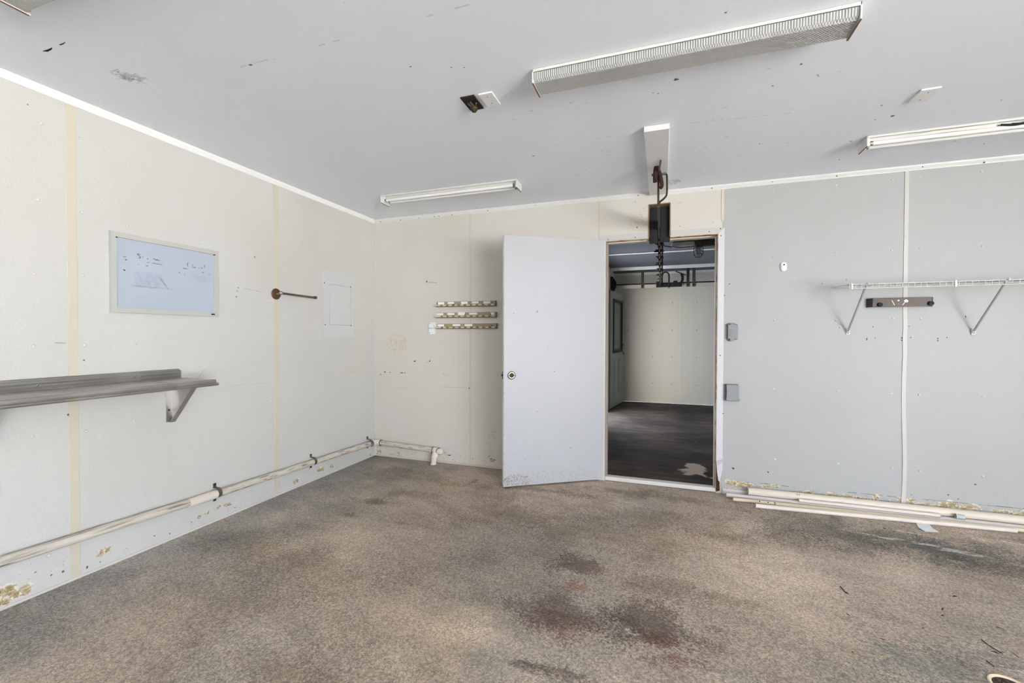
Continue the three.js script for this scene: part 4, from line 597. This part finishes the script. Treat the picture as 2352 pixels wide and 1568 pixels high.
{ // meat rail through the wall
  const t = thing('overhead_rail', 'rusty overhead trolley rail passing through the slot above the door', 'overhead rail');
  const X = 2.79, yb = 2.13, yt = 2.195, zh = 0.63;
  part('rail_bar', rbox(X - 0.0062, X + 0.0062, yb, yt, -4.17, 0.64, 0.002), mat('#5d4f45', 0.75, 0.35), t);
  const hg = part('hanger_strap', [rbox(X - 0.007, X + 0.007, yb + 0.01, 2.36, zh, zh + 0.012, 0.002)], mat('#4a3a31', 0.8, 0.3), t);
  part('bolt', [rod(V(X - 0.045, 2.358, zh + 0.004), V(X + 0.05, 2.358, zh + 0.004), 0.009), rod(V(X - 0.034, 2.358, zh + 0.004), V(X - 0.022, 2.358, zh + 0.004), 0.017, 0.017, 6)], mat('#7b7771', 0.5, 0.7), hg);
  part('gooseneck', tube([V(X + 0.014, 2.358, zh + 0.004), V(X + 0.042, 2.36, zh + 0.004), V(X + 0.054, 2.345, zh + 0.004), V(X + 0.056, 2.3, zh + 0.004), V(X + 0.056, 2.235, zh), V(X + 0.05, 2.205, zh), V(X + 0.03, 2.184, zh), V(X + 0.01, 2.17, zh), V(X + 0.004, 2.145, zh)], 0.0065, 50, 10, 0.35), M.iron, t);
  part('rusty_hook', [tube([V(X - 0.012, 2.30, zh + 0.02), V(X - 0.022, 2.345, zh + 0.03), V(X - 0.018, 2.4, zh + 0.02), V(X - 0.006, 2.404, zh + 0.02), V(X + 0.006, 2.36, zh + 0.03), V(X + 0.018, 2.31, zh + 0.03), V(X + 0.022, 2.272, zh + 0.02), V(X + 0.008, 2.256, zh + 0.016)], 0.0125, 50, 12), rbox(X - 0.036, X - 0.014, 2.3, 2.345, zh + 0.008, zh + 0.03, 0.004)], M.rust, t).userData.label = 'thick rust-red hook';
  part('guide_pipe', rod(V(X + 0.028, 2.2, -0.06), V(X + 0.028, 2.185, -2.75), 0.009), M.iron, t);
  part('pin', rod(V(X + 0.004, 2.37, zh + 0.04), V(X + 0.014, 2.402, zh + 0.13), 0.007), M.zinc, t);
  [-0.42, -0.75, -1.1, -1.5, -1.95, -2.45, -3.0, -3.55].forEach((z, k) => { // hangers further along
    const h = part('hanger', [rbox(X - 0.014, X + 0.012, yb - 0.014, yt + 0.02, z, z + 0.04, 0.003), rbox(X - 0.03 - 0.03 * (k % 2), X + 0.045, yt + 0.018, yt + 0.032, z, z + 0.04, 0.002), rod(V(X + 0.03, yt + 0.026, z + 0.02), V(X + 0.03, H, z + 0.02), 0.009)], k % 3 ? M.iron : M.rust, t);
    part('hanger_bolt', rod(V(X - 0.04, yb + 0.03, z + 0.02), V(X + 0.036, yb + 0.03, z + 0.02), 0.007), M.iron, h);
  });
}
{ // rubber flap in the slot
  const t = thing('slot_flap', 'black rubber split flap hanging in the rail slot above the door', 'rubber flap');
  part('flap_half', rbox(SLOT.x0 + 0.008, 2.781, 2.018, SLOT.h - 0.02, -0.03, -0.022, 0.002), M.rubber, t);
  part('flap_half', rbox(2.7995, SLOT.x1 - 0.006, 2.026, SLOT.h - 0.02, -0.036, -0.028, 0.002), mat('#0d0d11', 0.7), t);
  const edge = structure('trim_6', 'raw brown edge of the slot cut for the rail', 'trim', [box(SLOT.x0 - 0.002, SLOT.x0 + 0.006, OP.h, SLOT.h, -WT, 0.004), box(SLOT.x1 - 0.006, SLOT.x1 + 0.002, OP.h, SLOT.h, -WT, 0.004), box(SLOT.x0, SLOT.x1, SLOT.h - 0.006, SLOT.h + 0.002, -WT, 0.004)], mat('#8b7350', 0.9));
}

// ================================================================ THE ROOM BEHIND THE DOOR
{
  const sw = mat('#d3cec4', 0.55), X0 = STORE.x0, X1 = STORE.x1, Z = STORE.z0;
  const storeWall = new THREE.MeshStandardMaterial({ color: '#d6d1c8', roughness: 0.55, bumpMap: pebble, bumpScale: 0.001 });
  const wl = structure('wall_store_left', 'far room wall with the half glazed door', 'wall', [box(X0 - 0.12, X0, 0, H, STORE.gap1, -WT), box(X0 - 0.12, X0, STORE.doorH + 0.02, H, STORE.gap0, STORE.gap1), box(X0 - 0.12, X0, 0, H, Z - 0.12, STORE.gap0)], sw);
  const wb = structure('wall_store_back', 'dim cream end wall of the room beyond the doorway', 'wall');
  part('backing', box(X0 - 0.12, X1 + 0.12, 0, H, Z - 0.15, Z - 0.003), M.core, wb);
  part('panel', planar(box(X0, 3.128, 0.004, H, Z - 0.003, Z), 'X', 'Y', 0, 1, 0, 1), storeWall, wb);
  part('panel', planar(box(3.134, X1, 0.004, H, Z - 0.003, Z), 'X', 'Y', 0, 1, 0, 1), storeWall, wb);
  part('seam_strip', rbox(3.122, 3.14, 0.004, H, Z, Z + 0.003, 0.001), mat('#dcd8cf', 0.5), wb);
  for (const x of [2.2, 2.66, 3.0, 3.42]) for (const y of [0.36, 0.86, 1.36, 1.86]) rivet(wb, V(x, y, Z), 'z', mat('#8d877d', 0.6));
  structure('wall_store_right', 'plain side wall of the room beyond the doorway', 'wall', box(X1, X1 + 0.12, 0, H, Z - 0.12, -WT), sw);
  const sc = structure('ceiling_store', 'grey panel ceiling of the room beyond the doorway', 'ceiling');
  part('deck', box(X0 - 0.12, X1 + 0.12, H + 0.003, H + 0.12, Z - 0.12, -WT), M.core, sc);
  const cm = new THREE.MeshStandardMaterial({ color: '#56565b', roughness: 0.7 });  // dark tone puts the shade under this ceiling into the panel colour
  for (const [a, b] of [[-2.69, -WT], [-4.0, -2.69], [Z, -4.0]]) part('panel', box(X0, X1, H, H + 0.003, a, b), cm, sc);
  part('seam_strip', rbox(X0, X1, H - 0.012, H + 0.001, -2.72, -2.66, 0.003), M.white, sc);
  part('seam_strip', rbox(X0 + 0.02, 3.66, H - 0.05, H + 0.001, -4.05, -4.0, 0.004), M.white, sc);
  structure('trim_7', 'white cove strip of the room beyond the doorway', 'trim', extrude([[0, H], [-0.03, H], [-0.006, H - 0.04], [0, H - 0.04]], X1 - X0).rotateY(Math.PI / 2).translate(X0, 0, Z), mat('#dedede', 0.45));
  structure('trim_8', 'white upright strip above the half glazed door', 'trim', rbox(X0, X0 + 0.03, 2.0, 2.34, -3.56, -3.5, 0.003), M.white);
  structure('trim_9', 'grey brown casing of the far room door opening', 'trim', [rbox(X0 - 0.12, X0 + 0.03, 0, STORE.doorH + 0.05, -3.664, STORE.gap0, 0.003), rbox(X0 - 0.12, X0 + 0.02, 0, STORE.doorH + 0.05, STORE.gap1, STORE.gap1 + 0.05, 0.003)], mat('#8c817a', 0.6));
  // half glazed door, folded back against the wall
  const d = structure('door_2', 'grey half glazed panelled door swung back against the far room wall', 'door');
  d.position.set(X0 + 0.006, 0, STORE.hinge); d.rotation.y = Math.PI / 2 - Math.atan2(0.145, 1.0);   // local +x runs from hinge to free edge, local +z faces the room
  const L = 1.0, T = 0.044, dm = mat('#8d948f', 0.5), gx0 = 0.2, gx1 = L - 0.2, gy0 = 0.98, gy1 = 1.86;
  part('leaf', extrude([[0, 0.012], [L, 0.012], [L, 2.02], [0, 2.02]], T, [[[gx0, gy0], [gx1, gy0], [gx1, gy1], [gx0, gy1]]]), dm, d);
  const gf = part('glazing_frame', [box(gx0 - 0.03, gx1 + 0.03, gy0 - 0.03, gy0 + 0.012, T - 0.004, T + 0.016), box(gx0 - 0.03, gx1 + 0.03, gy1 - 0.012, gy1 + 0.03, T - 0.004, T + 0.016), box(gx0 - 0.03, gx0 + 0.012, gy0, gy1, T - 0.004, T + 0.016), box(gx1 - 0.012, gx1 + 0.03, gy0, gy1, T - 0.004, T + 0.016)], M.gasket, d);
  const fr = sheet(256, 512, 0, 0.6, 0, 0.9, [120, 124, 114], 26, (p) => { for (let i = 0; i < 400; i++) { const a = rr(0, 0.6), b = rr(0, 0.9); p.line([[a, b], [a + rr(-0.01, 0.01), b + rr(0.02, 0.09)]], 0.004, ['#9aa093', '#b8bdb0', '#5f645a'][i % 3], 0.35); } });
  part('pane', planar(box(gx0, gx1, gy0, gy1, T - 0.022, T - 0.016), 'X', 'Y', gx0, gx1, gy0, gy1), new THREE.MeshPhysicalMaterial({ map: fr, roughness: 0.5, transmission: 0.25, thickness: 0 }), gf).userData.label = 'etched glass pane';
  for (const x of [0.24, 0.56]) part('raised_panel', [rbox(x, x + 0.2, 0.22, 0.84, T - 0.002, T + 0.006, 0.003), rbox(x + 0.03, x + 0.17, 0.26, 0.8, T, T + 0.011, 0.004)], dm, d);
  for (const y of [0.92, 1.08]) part('lock_bore', rod(V(L - 0.06, y, T), V(L - 0.06, y, T + 0.006), 0.022), M.iron, d);
  // cross rail near the end wall
  const cr = thing('cross_rail', 'dark overhead rail crossing before the far end wall', 'overhead rail');
  part('rail_bar', rbox(X0 + 0.02, X1 - 0.1, 2.163, 2.185, -4.31, -4.28, 0.002), M.black, cr);
  part('flange', rbox(X0 + 0.02, X1 - 0.1, 2.1, 2.163, -4.3, -4.285, 0.002), mat('#c4beb4', 0.7), cr);
  for (const x of [2.49, 3.24, 3.335, 4.2]) { const s = part('hanger_strap', rbox(x - 0.024, x + 0.024, 2.1, H - 0.002, -4.28, -4.268, 0.002), mat('#4a4540', 0.8, 0.2), cr); part('strap_bolt', rod(V(x, 2.14, -4.27), V(x, 2.14, -4.258), 0.011), M.iron, s); }
  part('wall_bracket', [extrude([[0, 2.0], [0.05, 2.0], [0.1, 2.12], [0.1, 2.2], [0.04, 2.3], [0, 2.3]], 0.03).translate(X0, 0, -4.1)], M.black, cr);
  const sw2 = thing('rail_switch', 'dark curved rail switch lever with chain loop at the rail crossing', 'rail switch');
  const q = onBack(1515, 648, -4.2);
  part('body', [rbox(2.78, 3.14, 2.1, 2.17, -4.25, -4.2, 0.006), rbox(2.72, 2.8, 2.1, 2.2, -4.26, -4.19, 0.006)], M.black, sw2);
  part('loop', tube([V(2.82, 2.12, -4.19), V(2.82, 2.3, -4.19), V(2.85, 2.35, -4.19), V(2.9, 2.35, -4.19), V(2.93, 2.3, -4.19), V(2.93, 2.08, -4.19)], 0.013, 40, 8, 0.3), mat('#2a2c34', 0.6, 0.4), sw2);
  part('lever', [tube([V(3.06, 2.14, -4.19), V(3.13, 2.17, -4.19), V(3.15, 2.25, -4.19), V(3.13, 2.32, -4.19)], 0.022, 24, 8), rod(V(3.04, 2.36, -4.19), V(3.2, 2.29, -4.19), 0.009), rbox(3.0, 3.07, 2.12, 2.2, -4.21, -4.18, 0.004)], M.black, sw2);
  // caged jar lamp
  const jl = thing('jar_lamp', 'unlit caged glass jar lamp on the far room ceiling', 'lamp');
  const c = onCeil(1613, 553); const jx = 3.245, jz = -2.12;
  part('mount', [rbox(jx + 0.02, jx + 0.2, H - 0.07, H - 0.001, jz - 0.05, jz + 0.03, 0.006), rod(V(jx, H - 0.001, jz), V(jx, H - 0.08, jz), 0.045, 0.04, 20)], mat('#57504a', 0.75, 0.3), jl);
  part('jar', new THREE.LatheGeometry([[0.038, 0], [0.042, -0.04], [0.04, -0.075], [0.026, -0.1], [0, -0.108]].map(([x, y]) => new THREE.Vector2(x, y)), 20).translate(jx, H - 0.08, jz), M.clear, jl);
  const cage = []; for (let k = 0; k < 4; k++) { const a = k * Math.PI / 4 * 2 + 0.4, f = (r, y) => V(jx + Math.cos(a) * r, H - 0.08 + y, jz + Math.sin(a) * r); cage.push(tube([f(0.052, 0), f(0.057, -0.04), f(0.053, -0.085), f(0.03, -0.118), f(0.0, -0.126)], 0.0035, 20, 6)); }
  for (const [y, r] of [[0, 0.053], [-0.045, 0.058], [-0.088, 0.052]]) cage.push(new THREE.TorusGeometry(r, 0.0035, 6, 24).rotateX(Math.PI / 2).translate(jx, H - 0.08 + y, jz));
  part('cage', cage, M.iron, jl);
  const du = thing('ceiling_duct', 'dusty grey conduit tray on the far room ceiling beside the jar lamp', 'conduit');
  part('tray', rbox(2.93, 3.2, H - 0.062, H - 0.001, jz - 0.04, jz + 0.03, 0.012), mat('#e0dad0', 0.8), du);
  part('cable', tube([V(2.8, H - 0.03, jz + 0.05), V(2.9, H - 0.06, jz + 0.05), V(3.05, H - 0.075, jz + 0.05), V(3.2, H - 0.07, jz + 0.04)], 0.006, 24, 8), M.ink, du);
}

// ================================================================ THINGS ON THE FLOOR
{ // loose pipes along the wall
  const G = 'loose plastic pipes along the wall';
  const lay = (label, a, b, ro, m, extra) => {
    const t = thing('plastic_pipe', label, 'pipe', G); part('pipe_wall', pipe(a, b, ro, ro * 0.82), m, t); extra?.(t, a, b); return t;
  };
  const F = (px, py, r) => { const p = onFloor(px, py, r); return V(p.x, r, p.z); };
  const a1 = V(3.455, 0.053, 0.042), b1 = V(5.9, 0.053, 0.042);
  lay('thick cream plastic pipe lying closest to the wall', a1, b1, 0.029, M.pvc, (t) => {
    for (const x of [3.775, 3.79]) part('crack', rbox(x, x + 0.003, 0.045, 0.077, 0.062, 0.067, 0.001), M.ink, t);
    part('socket', pipe(V(4.05, 0.053, 0.042), V(4.145, 0.053, 0.042), 0.0305, 0.0291), M.pvcWhite, t);
  });
  lay('grey white plastic pipe half under the thick cream pipe', V(3.3, 0.0168, 0.0765), V(5.7, 0.0168, 0.0775), 0.0166, mat('#d6cfcd', 0.42));
  lay('warm cream plastic pipe with a row of small holes near its end', F(1684, 1146, 0.0135), V(5.3, 0.0135, 0.1095), 0.0133, M.pvcWarm, (t, a, b) => { for (const k of [0.09, 0.118, 0.14]) { const q = a.clone().lerp(b, k); part('hole', new THREE.SphereGeometry(0.0045, 8, 6).translate(q.x, q.y + 0.008, q.z + 0.0095), M.hole, t); } });
  lay('plastic pipe lying on top of the grey white pipe and the pipe with holes', V(3.78, 0.0415, 0.094), V(4.6, 0.0415, 0.0935), 0.0128, M.pvcWhite);
  lay('long slim cream plastic pipe lying outermost from the wall with open end', F(1735, 1161, 0.0155), F(2334, 1218, 0.0155), 0.0152, M.pvcWhite);
  lay('short peach plastic pipe wedged between the outermost pipe and the pipe with holes', V(3.62, 0.0125, 0.151), V(4.2, 0.0125, 0.1425), 0.0122, M.pvcWarm);
  const s = thing('pipe_coupling', 'small clear plastic coupling resting on the loose pipes', 'coupling');
  const q = onBack(2207, 1191, 0.1); part('sleeve', pipe(V(q.x - 0.02, 0.0485, 0.092), V(q.x + 0.02, 0.0485, 0.096), 0.017, 0.015, 20), M.milky, s);
  part('ring', pipe(V(q.x - 0.024, 0.0485, 0.0916), V(q.x - 0.019, 0.0485, 0.0921), 0.0185, 0.0172, 20), mat('#cfd6d4', 0.3), s);
}
{ // torn white card
  const pts = [[2104, 1200], [2133, 1201], [2142, 1213], [2156, 1220], [2156, 1222], [2125, 1220.5], [2110, 1212]].map(([px, py]) => { const p = onFloor(px, py, 0.004); return [p.x, p.z]; });
  const t = thing('paper_scrap', 'torn folded white card scrap on the floor beside the loose pipes', 'paper scrap');
  part('card', extrude(pts, 0.0012).rotateX(Math.PI / 2).translate(0, 0.0045, 0), M.paper, t);
  part('fold', extrude([pts[5], pts[6], [pts[6][0] + 0.01, pts[6][1] - 0.012], [pts[5][0] + 0.004, pts[5][1] - 0.016]], 0.001).rotateX(Math.PI / 2).translate(0, 0.0075, 0), M.paper, t);
}
{ // floor pipe stub
  const t = thing('floor_drain', 'white plastic drain pipe end set flush in the floor, full of dirt', 'drain');
  const c = onFloor(2300, 1566), cx = c.x + 0.014, cz = c.z + 0.02;
  part('pipe_end', new THREE.LatheGeometry([[0.045, -0.03], [0.057, -0.03], [0.058, 0.004], [0.055, 0.006], [0.05, 0.005], [0.045, 0]].map(([x, y]) => new THREE.Vector2(x, y)), 40).translate(cx, 0, cz), M.pvcWarm, t);
  const dirt = new THREE.CircleGeometry(0.046, 40, 0, Math.PI * 2).rotateX(-Math.PI / 2).translate(cx, 0.0015, cz);
  const lumps = [dirt]; for (let i = 0; i < 40; i++) { const a = rnd() * 7, q = Math.sqrt(rnd()) * 0.036; lumps.push(new THREE.IcosahedronGeometry(rr(0.003, 0.008), 0).scale(1, 0.5, 1).translate(cx + Math.cos(a) * q, 0.003, cz + Math.sin(a) * q)); }
  const m = part('dirt', lumps, mat('#4f4236', 0.95), t); m.userData.kind = 'stuff';
}
{ // litter blown in
  const leafAt = (px, py, len, wid, turn, m, label) => { const p = onFloor(px, py), s = new THREE.Shape(); s.moveTo(-len / 2, 0); s.quadraticCurveTo(0, wid, len / 2, 0); s.quadraticCurveTo(0, -wid, -len / 2, 0); const g = new THREE.ExtrudeGeometry(s, { depth: 0.0015, bevelEnabled: false, curveSegments: 6 }).rotateX(-Math.PI / 2), P = g.attributes.position; for (let i = 0; i < P.count; i++) P.setY(i, P.getY(i) + 0.5 * Math.abs(P.getZ(i)) + 0.0008); g.computeVertexNormals(); const o = solo('dry_leaf', label, 'leaf', g.rotateY(turn).translate(p.x, 0, p.z), m, 'dry leaf bits on the floor'); return o; };
  const same = 'small dark dry leaf bit lying on the concrete floor';
  for (const [px, py, l, w, t] of [[2193, 1370, 0.02, 0.008, 0.3], [2165, 1399, 0.03, 0.006, 0.9], [2165, 1414, 0.016, 0.006, 0.4], [1948, 1412, 0.016, 0.004, -0.8], [2026, 1468, 0.016, 0.004, -0.6], [2120, 1443, 0.01, 0.004, 0], [1958, 1498, 0.008, 0.005, 0.2], [2285, 1498, 0.02, 0.006, -0.5], [2032, 1214, 0.016, 0.008, 0], [1385, 1379, 0.007, 0.004, 0.3]]) leafAt(px, py, l, w, t, M.leaf, same);
  leafAt(1944, 1362, 0.022, 0.009, -0.9, M.leaf, 'dark leaf scrap joined to a pointed stalk on bare floor');
  leafAt(2219, 1522, 0.022, 0.006, -0.6, M.straw, 'pale dry leaf near the floor drain');
  const stick = (label, pts, r, m, name = 'twig') => solo(name, label, 'twig', tube(pts.map(([px, py]) => { const p = onFloor(px, py); return V(p.x, r + 0.0004, p.z); }), r, 24, 6), m, 'twigs and straws on the floor');
  stick('pointed dark stalk beside a leaf scrap on bare floor', [[1930, 1347], [1936, 1354], [1943, 1362]], 0.002, M.leaf);
  stick('long pale straw lying on the concrete', [[1939, 1500], [1940, 1496], [1960, 1498], [1978, 1503], [1990, 1506], [2050, 1507]], 0.0013, M.straw, 'straw');
  stick('thin dark stick close to the floor drain', [[2265, 1517], [2274, 1524], [2283, 1531]], 0.0013, M.leaf);
  stick('pale straw pointing at the floor drain from the wall side', [[2326, 1498], [2333, 1504], [2340, 1510]], 0.0015, M.straw, 'straw');
  stick('forked brown twig above the grey floor patch', [[2254, 1468], [2268, 1480], [2290, 1494], [2303, 1501]], 0.0014, M.leaf);
  stick('short brown twig lying apart from the straws', [[2289, 1440], [2298, 1443], [2306, 1446]], 0.0012, M.leaf);
}
scene.traverse((o) => { if (o.isMesh) o.castShadow = o.receiveShadow = true; });
renderer.render(scene, camera);
